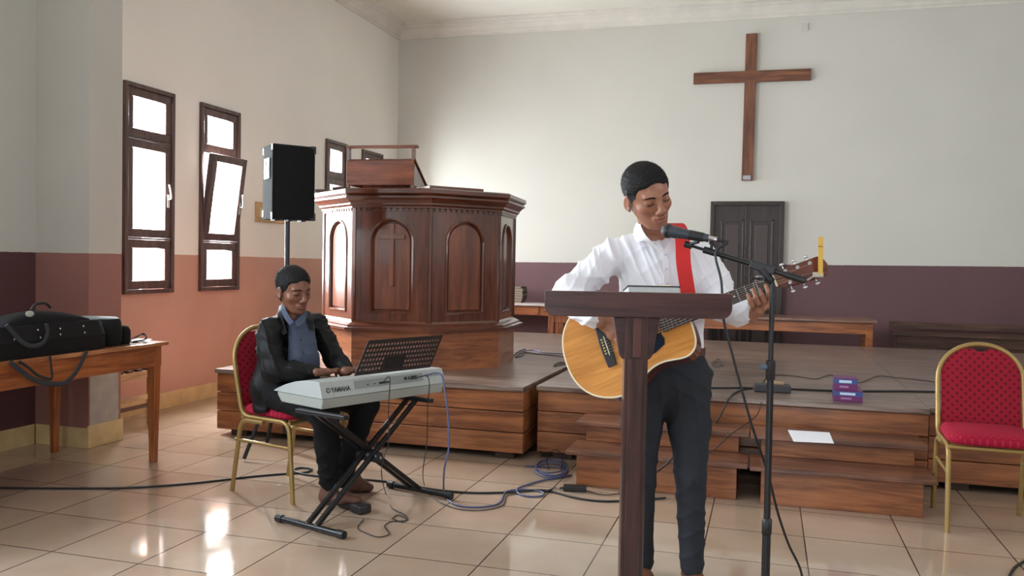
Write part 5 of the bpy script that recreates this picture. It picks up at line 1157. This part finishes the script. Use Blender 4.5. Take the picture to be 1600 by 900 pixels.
for i in range(1, 20):
    x = NL-NL*(1-2**(-i/12)); 
    if x < .22: break
    hw_ = .0225+(.028-.0225)*(NL-x)/(NL-.215); MB().box(x-.0009, x+.0009, -hw_, hw_, .0075, .0088).obj('fret', mat('fret_silver', (205, 205, 205), .25, metal=.8), fb)
for i in (3, 5, 7, 9): 
    x = (NL*2**(-i/12)+NL*2**(-(i-1)/12))/2; MB().cyl((x, 0, .0075), (x, 0, .0082), .0032, n=12).obj('inlay_dot', mat('pearl', (225, 225, 215), .3), fb)
mb = MB(); rows = []
for x, w_, d_ in ((.30, .030, .055), (.335, .028, .030), (.40, .0265, .022), (.60, .0225, .020), (.655, .0225, .016)): rows.append([(x, -w_*math.cos(a), .0005-d_*math.sin(a)) for a in (math.pi*j/12 for j in range(13))])
mb.strip(rows); mb.add(rows[0], [tuple(range(13))]); mb.add(rows[-1], [tuple(range(13))]); mb.obj('neck', SIDEW, gt, smooth=50)
MB().box(NL-.001, NL+.0055, -.0225, .0225, .004, .0115).obj('nut', mat('bone', (232, 224, 200), .35), gt)
hm_ = Matrix.Translation((NL+.004, 0, .003)) @ Matrix.Rotation(math.radians(12), 4, 'Y')
hp = [(0, -.022), (.012, -.024), (.035, -.034), (.165, -.039), (.180, -.036), (.187, -.018), (.192, 0), (.187, .018), (.180, .036), (.165, .039), (.035, .034), (.012, .024), (0, .022)]
hs = MB().prism(hp, -.014, .001, hm_).obj('headstock', wood('headstock_wood', (104, 42, 28), (76, 28, 20), 'x', .2, coat=.7), gt, bevel=.002)
for s in (-1, 1):
    for i, x in enumerate((.045, .090, .135)):
        tn = MB().cyl(hm_ @ Vector((x, s*.022, .001)), hm_ @ Vector((x, s*.022, .014)), .0038, n=12).obj('tuning_machine', CHROME, hs, smooth=40)
        mb = MB(); mb.cyl(hm_ @ Vector((x, s*.022, .001)), hm_ @ Vector((x, s*.022, .004)), .0068, n=16); mb.obj('bushing', CHROME, tn, smooth=40) if False else None
        mb.mi = 0; mb.cyl(hm_ @ Vector((x, s*.034, -.010)), hm_ @ Vector((x, s*.047, -.010)), .0025, n=8); mb.ball(hm_ @ Vector((x, s*.053, -.010)), (.0085, .006, .0045), 8)
        tn2 = mb.obj('tuning_button', CHROME, hs, smooth=60)
for i in range(6):
    y0 = -.028+.0112*i; y1 = -.018+.0072*i; s = -1 if i < 3 else 1; kx_ = (.135, .090, .045)[i] if i < 3 else (.045, .090, .135)[i-3]
    if i < 3: kx_ = (.045, .090, .135)[i]
    else: kx_ = (.135, .090, .045)[i-3]
    pp = hm_ @ Vector((kx_, s*.018, .010)); MB().tube([(-.010, y0, .0125), (0, y0, .0132), (NL, y1, .0125), tuple(pp)], .0006, 5).obj('string', mat('string_steel', (190, 180, 160), .3, metal=.9), gt)
t = thing('clip_on_tuner', 'small pale clip-on tuner on the tip of the guitar headstock', 'tuner'); t.matrix_world = gM
q = gM.inverted() @ Vector(P(1279, 434, GD-.19)); MB().box(-.018, .018, -.008, .010, -.004, .010, Matrix.Translation((q.x, q.y, .0)) @ RZ(-GA-.05)).obj('tuner_body', mat('tuner_pale', (176, 170, 156), .4), t, bevel=.003)
MB().bar((q.x-.012, q.y+.003, .002), (q.x-.040, q.y-.003, .002), .006, .010).obj('tuner_clip', mat('tuner_clip_grey', (150, 148, 140), .4), t, bevel=.001)
yb = thing('yellow_stick', 'narrow yellow stick standing upright from the guitar headstock', 'stick')
ym = mat('yellow_bamboo', (206, 160, 44), .45); a, b = Vector(P(1282, 430, GD-.23)), Vector(P(1282.5, 370, GD-.23)); mdp = Vector(P(1282, 386, GD-.23)); yb.location = a
MB().bar(Vector((0, 0, 0)), b-a, .016, .004, up=gz).obj('strip', ym, yb, bevel=.0008); MB().bar(mdp-a, mdp-a+Vector((0, 0, .004)), .017, .006, up=gz).obj('node', mat('bamboo_node', (150, 104, 30), .5), yb)
sp = [P(1040, 356, 3.50), P(1049, 349, 3.45), P(1060, 352, 3.395), P(1066, 372, 3.335), P(1068, 410, 3.30), P(1073, 445, 3.285), P(1078, 475, 3.27), P(1080, 488, 3.25), P(1078, 497, 3.235)]
sp = smooth_path(sp, 8); wv = Vector(CR)*.026; rows = [[], [], [], []]
for i, q in enumerate(sp):
    q = Vector(q); tdir = (Vector(sp[min(i+1, len(sp)-1)])-Vector(sp[max(i-1, 0)])).normalized(); a_ = Vector(CR)*.95+Vector(CF)*(-.0); a_ = (a_-tdir*a_.dot(tdir)).normalized()*.028
    b_ = Vector(CF)*.002; ti = gM.inverted(); rows[0].append(tuple(ti @ (q-a_-b_))); rows[1].append(tuple(ti @ (q+a_-b_))); rows[2].append(tuple(ti @ (q+a_+b_))); rows[3].append(tuple(ti @ (q-a_+b_)))
mb = MB(); mb.strip([list(r) for r in zip(*rows)], closed=True); lab(mb.obj('strap', mat('red_strap', (206, 30, 30), .6, bump=.3, bscale=600), gt, smooth=50), 'bright red shoulder strap')
# ------------------------------------------------------------------ standing guitarist
SK1 = np.array(lin((158, 108, 84))); LIP1 = np.array(lin((134, 62, 58)))
man = thing('person', 'standing man in white shirt and dark trousers playing guitar and looking down', 'person', (0, 0, 0))
mD = 3.50; A3 = lambda x, y, D: np.array(P(x, y, D)); crv = np.array(CR)
parts = []
HC = A3(1012, 306, 3.40); Mh = Matrix.Translation(Vector(HC)) @ cam_rot(13, 22, 18).to_4x4() @ Matrix.Scale(1.08, 4)
make_head(man, parts, Mh, A3(1026, 388, 3.52), SK1, LIP1, smile=.003, grey=True, hair_h=.003, seed=4)
# inner torso and limbs
b = SDF(); b.chain([A3(1022, 378, 3.5), A3(1030, 440, 3.5), A3(1040, 560, 3.5)], [(.07, .07), (.12, .075), (.12, .08)], crv, k=.03)
hipR, hipL = A3(1010, 592, 3.5), A3(1072, 592, 3.5); knR, knL = A3(1004, 742, 3.49), A3(1079, 742, 3.47); anR, anL = A3(1004, 880, 3.56), A3(1080, 882, 3.50)
b.chain([hipR, knR, anR], [.07, .045, .035], crv, k=.02); b.chain([hipL, knL, anL], [.07, .045, .035], crv, k=.02)
shR, shL = A3(957, 398, 3.50), A3(1096, 402, 3.50); elR, elL = A3(890, 456, 3.38), A3(1129, 477, 3.40); wrR, wrL = A3(938, 503, GD-.02), A3(1176, 488, GD-.08)
b.chain([A3(1022, 400, 3.5), shR, elR, wrR], [.05, .045, .036, .026], k=.02); b.chain([A3(1022, 400, 3.5), shL, elL, wrL], [.05, .045, .036, .026], k=.02)
V, Q = b.mesh(.009, 1); parts.append((V, Q, np.tile(SK1, (len(V), 1))))
# strumming hand: back of the hand to the camera, fingers falling towards the strings behind the lectern post
HD = GD-3.13+.005
kn = A3(972, 521, 3.105+HD); cam_n = -np.array(CF); dn = np.array(CF)
w0 = A3(948, 506, 3.125+HD)
base_f = [A3(985, 512, 3.10+HD), A3(980, 521, 3.095+HD), A3(973, 528, 3.095+HD), A3(965, 532, 3.10+HD)]
dirs_ = [np.array(CR)*.85-np.array(CU)*.5, np.array(CR)*.65-np.array(CU)*.75, np.array(CR)*.5-np.array(CU)*.85, np.array(CR)*.4-np.array(CU)*.9]
fg = []
for bp_, d_, L_ in zip(base_f, dirs_, (.040, .044, .041, .032)):
    d1 = d_/np.linalg.norm(d_); p1 = bp_+d1*L_; p2 = p1+(d1*.75-cam_n*.5)*L_*.62; p3 = p2+(d1*.5-cam_n*.75)*L_*.5; fg.append([bp_, p1, p2, p3])
hand(parts, w0, kn, -cam_n, fg, [A3(958, 503, 3.12+HD), A3(980, 502, 3.11+HD), A3(996, 507, 3.115+HD), A3(1006, 514, 3.12+HD)], SK1, s=1.08, stub=.05)
# fretting hand: comes up from below the neck, fingertips on the strings, thumb behind
W3 = lambda x, y, z: np.array(gM @ Vector((x, y, z)))
wl = A3(1177, 487, GD-.09); kl = W3(.585, -.040, -.040)
ff = []
for i, (x, yt) in enumerate(((.617, .002), (.592, -.004), (.570, .004), (.548, -.006))):
    ff.append([W3(x-.004, -.036, -.030), W3(x, -.052+.004*i*0, .004), W3(x+.000, -.034, .024), W3(x, -.010+yt, .020)])
th = [W3(.592, -.062, -.040), W3(.612, -.038, -.048), W3(.626, -.008, -.044), W3(.634, .022, -.034)]
hand(parts, wl, W3(.583, -.040, -.034), gM.to_3x3() @ Vector((0, .3, 1)), ff, th, SK1, s=1.0, stub=.02)
V, Q, T = merge(parts); o = mk('body', V, Q, SKIN, man, T)
# ring on the fretting hand
# shirt
SH = SDF()
SH.chain([A3(1041, 552, 3.5), A3(1039, 500, 3.5), A3(1034, 452, 3.5), A3(1030, 412, 3.5)], [(.152, .108), (.152, .106), (.170, .115), (.165, .105)], crv, k=.03)
SH.seg(A3(967, 400, 3.5), A3(1090, 404, 3.5), (.066, .058), (.066, .058), (0, 0, 1), k=.04); SH.seg(A3(990, 386, 3.5), A3(1055, 386, 3.5), .052, .052, k=.05)
SH.chain([A3(953, 402, 3.5), A3(922, 430, 3.45), elR, A3(909, 482, GD+.04), A3(926, 499, GD-.01)], [.068, .060, .056, .050, .037], k=.03)
SH.chain([A3(1098, 406, 3.5), A3(1117, 440, 3.46), elL+np.array([0, 0, -.002]), A3(1152, 487, 3.24), A3(1171, 486, GD-.07)], [.068, .062, .057, .050, .038], k=.03)
SH.seg(A3(1022, 345, 3.47), A3(1022, 392, 3.50), .056, .066, k=.01, op='s') if False else None
SH.seg(A3(1018, 364, 3.375), A3(1036, 388, 3.36), .052, .020, k=.006, op='s')
V, Q = SH.mesh(.0050, 2)
ar = np.array(CR); au = np.array([0, 0, 1.])
V = folds(V, Q, .0135, [((ar*38+au*22), 1.0), ((ar*-30+au*34), .9), ((ar*8+au*52), .7), ((ar*66+au*26), .35), ((ar*-52+au*60), .3)], 5)
SHIRT = mat('white_shirt', (232, 232, 238), .8, sheen=.2, bump=.15, bscale=700); so = mk('shirt', V, Q, SHIRT, man); lab(so, 'white long sleeved button shirt')
bv = BVHTree.FromPolygons([tuple(v) for v in V], [tuple(map(int, q)) for q in Q])
def drape(lst, off_=.003, D=2.9):
    out = []
    for x, y in lst:
        o_ = Vector(CC); d = Vector(ray(x, y)).normalized(); h = bv.ray_cast(o_+d*(D-.1), d)[0]; out.append(np.array(h if h is not None else P(x, y, 3.38))-np.array(d)*off_)
    return out
# placket, collar, buttons
L1 = drape([(1035+.45*k, 391+8*k) for k in range(15)], .003); L2 = drape([(1044+.45*k, 391+8*k) for k in range(15)], .003)
mb = MB(); bk2 = [p+np.array(CF)*.006 for p in L1]; bk3 = [p+np.array(CF)*.006 for p in L2]; mb.strip([list(r) for r in zip(L1, L2, bk3, bk2)], closed=True); mb.obj('placket', SHIRT, so, smooth=50)
for y in (398, 420, 443): 
    q = drape([(1039+.05*(y-391), y)], .005)[0]; MB().ball(q, .0042, 6).obj('button', mat('pearl_button', (206, 204, 200), .3), so)
def collar_leaf(pts_in, pts_out, mat_, parent, th_=.0045, name='collar'):
    a = smooth_path(pts_in, 6); b_ = smooth_path(pts_out, 6); n_ = [np.array(p)+np.array(CF)*th_ for p in a]; m_ = [np.array(p)+np.array(CF)*th_ for p in b_]
    mb = MB(); mb.strip([list(r) for r in zip(a, b_, m_, n_)], closed=True); return mb.obj(name, mat_, parent, smooth=40)
# stand of the collar around the neck: ring
nc = A3(1020, 372, 3.475); cr_pts = []
collar_leaf([A3(1003, 344, 3.50), A3(1001, 352, 3.44), A3(1008, 366, 3.395), A3(1020, 379, 3.37), A3(1036, 391, 3.36)], [A3(994, 349, 3.51), A3(990, 362, 3.46), A3(995, 378, 3.40), A3(1008, 377, 3.365), A3(1034, 396, 3.355)], SHIRT, so)
collar_leaf([A3(1052, 354, 3.48), A3(1054, 364, 3.42), A3(1048, 376, 3.38), A3(1037, 390, 3.36)], [A3(1064, 360, 3.48), A3(1068, 376, 3.41), A3(1060, 390, 3.37), A3(1039, 396, 3.355)], SHIRT, so)
# trousers
TR_ = SDF()
TR_.seg(A3(1040, 556, 3.5), A3(1042, 590, 3.5), (.155, .108), (.172, .122), crv, k=.03)
TR_.seg(A3(1012, 592, 3.5), A3(1002, 665, 3.5), (.103, .112), (.082, .088), crv, k=.03); TR_.seg(A3(1002, 665, 3.5), A3(1001, 745, 3.49), (.082, .088), (.060, .066), crv, k=.02); TR_.seg(A3(1001, 745, 3.49), A3(1003, 880, 3.54), (.060, .066), (.044, .058), crv, k=.02)
TR_.seg(A3(1071, 592, 3.5), A3(1077, 665, 3.5), (.105, .112), (.084, .088), crv, k=.03); TR_.seg(A3(1077, 665, 3.5), A3(1079, 745, 3.47), (.084, .088), (.062, .066), crv, k=.02); TR_.seg(A3(1079, 745, 3.47), A3(1081, 884, 3.48), (.062, .066), (.048, .058), crv, k=.02)
TR_.half(A3(1040, 549, 3.5), (0, 0, 1)); 
V, Q = TR_.mesh(.006, 2); V = folds(V, Q, .0075, [((ar*18+au*32), .8), ((ar*-25+au*26), .7), ((ar*44+au*4), .8)], 9)
lab(mk('trousers', V, Q, mat('charcoal_trousers', (47, 49, 54), .85, spec=.2, bump=.2, bscale=600), man), 'slim dark charcoal trousers')
mb = MB(); wc = A3(1040, 548, 3.5); mb.strip([[wc+crv*(.158*math.cos(a))*k+np.array(CF)*(.112*math.sin(a))*k+np.array([0, 0, z]) for a in (2*math.pi*j/40 for j in range(40))] for k, z in ((1, -.016), (1.015, -.016), (1.015, .014), (1, .014))], closed=True); mb.obj('belt', mat('brown_belt', (84, 52, 40), .45), man)
def shoe(name_parent, heel, toe, m_, h=.085, w=.042, sole=None):
    heel, toe = np.array(heel, float), np.array(toe, float); heel[2] = toe[2] = 0; d = (toe-heel)/np.linalg.norm(toe-heel); L_ = np.linalg.norm(toe-heel); sd = np.array([-d[1], d[0], 0]); z = np.array([0, 0, 1.])
    S = SDF(); S.seg(heel+d*.035+z*.038, heel+d*L_*.55+z*.034, (w*.82, .036), (w, .032), sd, k=.02); S.seg(heel+d*L_*.55+z*.032, toe-d*.035+z*.024, (w, .030), (w*.72, .020), sd, k=.02); S.seg(heel+d*.045+z*.04, heel+d*.05+z*h, (w*.8, .036), (w*.75, .040), sd, k=.03)
    S.half((0, 0, .003), (0, 0, -1)); V, Q = S.mesh(.004, 2); o = mk('shoe', V, Q, m_, name_parent)
    S = SDF(); S.seg(heel+d*.038+z*.010, toe-d*.038+z*.009, (w*.92, .010), (w*.80, .008), sd, k=.005); V, Q = S.mesh(.004, 1); V[:, 2] = np.maximum(V[:, 2], .001); mk('sole', V, Q, mat('dark_sole', (40, 30, 26), .6), o); return o
BSH = mat('brown_shoe', (112, 66, 44), .45)
fd = -np.array(CF); fd[2] = 0; fd /= np.linalg.norm(fd); hz = lambda p: np.array([p[0], p[1], 0])
shoe(man, hz(anR)-fd*.07, hz(anR)+fd*.19-crv*.02, BSH); shoe(man, hz(A3(1081, 882, 3.48))-fd*.07, hz(A3(1081, 882, 3.48))+fd*.19+crv*.03, BSH)
# ------------------------------------------------------------------ seated keyboard player
SK2 = np.array(lin((126, 82, 62))); LIP2 = np.array(lin((112, 54, 50)))
pn = thing('person', 'seated man in black jacket and blue shirt playing the keyboard', 'person', (0, 0, 0)); parts = []
HC2 = A3(459, 453, 4.68); Mh2 = Matrix.Translation(Vector(HC2)) @ cam_rot(46, 15, 6).to_4x4() @ Matrix.Scale(1.06, 4)
make_head(pn, parts, Mh2, A3(457, 508, 4.735), SK2, LIP2, smile=.004, hair_h=.004, seed=9)
e_ = np.array([math.cos(math.radians(-15.5)), math.sin(math.radians(-15.5)), 0]); l_ = np.array([-e_[1], e_[0], 0])
seat_c = np.array([.80, 1.275, .50])
sR, sL = A3(421, 517, 4.62), A3(495, 506, 4.93); eR, eL = A3(427, 580, 4.52), A3(524, 562, 4.82); wR, wL = A3(501, 580, 4.56), A3(553, 572, 4.70)
hR, hL = A3(436, 618, 4.62), A3(470, 608, 4.86); kR, kL = A3(508, 646, 4.42), A3(572, 632, 4.66); aR, aL = A3(515, 748, 4.55), A3(533, 748, 4.72)
b = SDF(); b.chain([A3(452, 500, 4.8), A3(448, 560, 4.76), A3(440, 625, 4.76)], [(.08, .07), (.11, .09), (.13, .10)], l_, k=.03)
b.chain([hR, kR, aR], [.065, .045, .035]); b.chain([hL, kL, aL], [.065, .045, .035])
# hands on the keys
KM = kbM
def play_hand(wr, kx0, d_side, zk=.100):
    # fingertips on the keys: keyboard frame x=kx0, y from player's side
    tips = [np.array(KM @ Vector((kx0+dx, yy, zk+.010))) for dx, yy in ((-.030, .262), (-.010, .248), (.011, .250), (.031, .265))] if d_side > 0 else [np.array(KM @ Vector((kx0-dx, yy, zk+.010))) for dx, yy in ((-.030, .262), (-.010, .248), (.011, .250), (.031, .265))]
    wr = np.array(wr); ctr_ = np.mean(tips, 0); dd = ctr_-wr; dd[2] = 0; dd /= np.linalg.norm(dd); kn_ = ctr_-dd*.062+np.array([0, 0, .038]); sdv = np.array([-dd[1], dd[0], 0]); fs_ = []
    for t in tips:
        off_ = np.dot(t-ctr_, sdv); b0 = kn_+sdv*off_*.95; p1 = b0+(t-b0)*.45+np.array([0, 0, .022]); p2 = b0+(t-b0)*.82+np.array([0, 0, .017]); fs_.append([b0, p1, p2, t])
    w2 = kn_-dd*.085+np.array([0, 0, .002]); sg2 = -1 if d_side > 0 else 1
    tb_ = [w2+dd*.02+sdv*.018*sg2*-1, w2+dd*.045+sdv*.042*sg2*-1+np.array([0, 0, -.012]), w2+dd*.075+sdv*.052*sg2*-1+np.array([0, 0, -.022]), w2+dd*.10+sdv*.050*sg2*-1+np.array([0, 0, -.032])]
    hand(parts, w2, kn_, (0, 0, -1), fs_, tb_, SK2, s=.98, stub=.03); return w2
hw1 = play_hand(wR, .33, 1); hw2 = play_hand(wL, .47, -1)
b.chain([sR, eR, hw1], [.04, .034, .024]); b.chain([sL, eL, hw2], [.04, .034, .024]); V, Q = b.mesh(.009, 1); parts.append((V, Q, np.tile(SK2, (len(V), 1))))
V, Q, T = merge(parts); mk('body', V, Q, SKIN, pn, T)
# blue shirt
S = SDF(); S.chain([A3(470, 505, 4.72), A3(475, 560, 4.66), A3(478, 610, 4.64)], [(.085, .045), (.10, .05), (.10, .055)], l_, k=.02); S.seg(A3(452, 507, 4.80), A3(458, 522, 4.74), .056, .07, k=.02)
S.seg(A3(456, 492, 4.67), A3(462, 508, 4.62), .034, .006, k=.006, op='s'); V, Q = S.mesh(.0055, 2); V = folds(V, Q, .006, [((ar*30+au*30), .8), ((ar*-24+au*40), .6)], 3); SHB = mat('slate_blue_shirt', (70, 80, 102), .8, bump=.15, bscale=700); sb = lab(mk('shirt', V, Q, SHB, pn), 'slate blue open necked shirt')
CO = .0
collar_leaf([A3(444, 470, 4.72), A3(446, 482, 4.66), A3(452, 494, 4.62), A3(459, 503, 4.60)], [A3(439, 474, 4.73), A3(440, 488, 4.66), A3(446, 500, 4.61), A3(453, 508, 4.59)], SHB, sb); collar_leaf([A3(474, 484, 4.72), A3(471, 492, 4.66), A3(466, 498, 4.62), A3(461, 504, 4.60)], [A3(480, 488, 4.72), A3(478, 498, 4.66), A3(473, 506, 4.62), A3(465, 511, 4.59)], SHB, sb)
bv = BVHTree.FromPolygons([tuple(v) for v in V], [tuple(map(int, q)) for q in Q])
L1 = drape([(461+1.3*k, 507+6*k) for k in range(14)], .003, 4.2); L2 = drape([(466+1.3*k, 507+6*k) for k in range(14)], .003, 4.2); bk2 = [p+np.array(CF)*.006 for p in L1]; bk3 = [p+np.array(CF)*.006 for p in L2]
mb = MB(); mb.strip([list(r) for r in zip(L1, L2, bk3, bk2)], closed=True); mb.obj('placket', SHB, sb, smooth=50)
for x, y in ((465, 512), (470, 531), (474, 552)): MB().ball(drape([(x, y)], .005, 4.2)[0], .005, 6).obj('button', mat('dark_button', (40, 42, 50), .4), sb)
# black jacket: open front made by cutting a wedge
J = SDF()
J.chain([A3(450, 520, 4.79), A3(446, 570, 4.76), A3(437, 606, 4.75)], [(.165, .10), (.168, .115), (.182, .128)], l_, k=.03)
J.seg(A3(426, 512, 4.64), A3(490, 504, 4.93), (.058, .06), (.056, .06), (0, 0, 1), k=.04)
J.seg(A3(466, 498, 4.52), A3(483, 592, 4.44), (.036, .12), (.062, .12), l_, k=.010, op='s')
J.chain([sR+np.array([0, 0, -.005]), A3(421, 552, 4.56), eR, (eR+hw1)/2, hw1+(eR-hw1)*.10], [.066, .064, .060, .050, .037], k=.03)
J.chain([sL+np.array([0, 0, -.005]), A3(510, 535, 4.88), eL, (eL+hw2)/2, hw2+(eL-hw2)*.12], [.062, .058, .054, .048, .038], k=.03)
J.seg(A3(410, 600, 4.68), A3(407, 641, 4.64), (.06, .04), (.055, .022), e_, k=.03)
V, Q = J.mesh(.0058, 2); V = folds(V, Q, .0105, [((ar*34+au*28), 1.0), ((ar*-28+au*34), .9), ((ar*10+au*52), .7)], 12)
JK = mat('black_jacket', (17, 17, 18), .6, spec=.25, bump=.2, bscale=500); jo = lab(mk('jacket', V, Q, JK, pn), 'black zip jacket worn open')
collar_leaf([A3(441, 474, 4.74), A3(440, 486, 4.68), A3(443, 502, 4.62), A3(449, 520, 4.60)], [A3(436, 479, 4.75), A3(433, 491, 4.68), A3(434, 510, 4.62), A3(443, 524, 4.59)], JK, jo, .006); collar_leaf([A3(476, 485, 4.78), A3(480, 498, 4.70), A3(482, 514, 4.68)], [A3(484, 487, 4.80), A3(489, 502, 4.70), A3(490, 518, 4.67)], JK, jo, .006)
# trousers and shoes
S = SDF(); S.seg(A3(438, 606, 4.78), A3(455, 610, 4.70), (.17, .09), (.17, .08), l_, k=.03)
S.chain([hR, kR+np.array([0, 0, .0]), A3(512, 700, 4.50), A3(516, 750, 4.55)], [(.085, .078), (.070, .070), (.062, .062), (.058, .060)], l_, k=.03); S.chain([hL, kL, A3(552, 695, 4.69), A3(534, 748, 4.72)], [(.085, .078), (.068, .068), (.058, .058), (.052, .056)], l_, k=.03)
S.half((0, 0, .485), (0, 0, -1)) if False else None
V, Q = S.mesh(.0065, 2); V = folds(V, Q, .007, [((ar*22+au*36), .9), ((ar*-26+au*30), .7)], 21); lab(mk('trousers', V, Q, mat('black_trousers', (20, 20, 22), .85, spec=.2), pn), 'black trousers')
toeL = FL(588, 768, 0); hlL = FL(538, 768, 0); SHO = mat('suede_brown_shoe', (98, 64, 50), .75, bump=.3, bscale=400); shoe(pn, hlL, toeL+np.array([.0, 0, 0]), SHO)
hlR = np.array([aR[0]-.06, aR[1]+.0, 0]); shoe(pn, hlR, hlR+np.array([.25*math.cos(math.radians(8)), .25*math.sin(math.radians(8)), 0]), SHO)
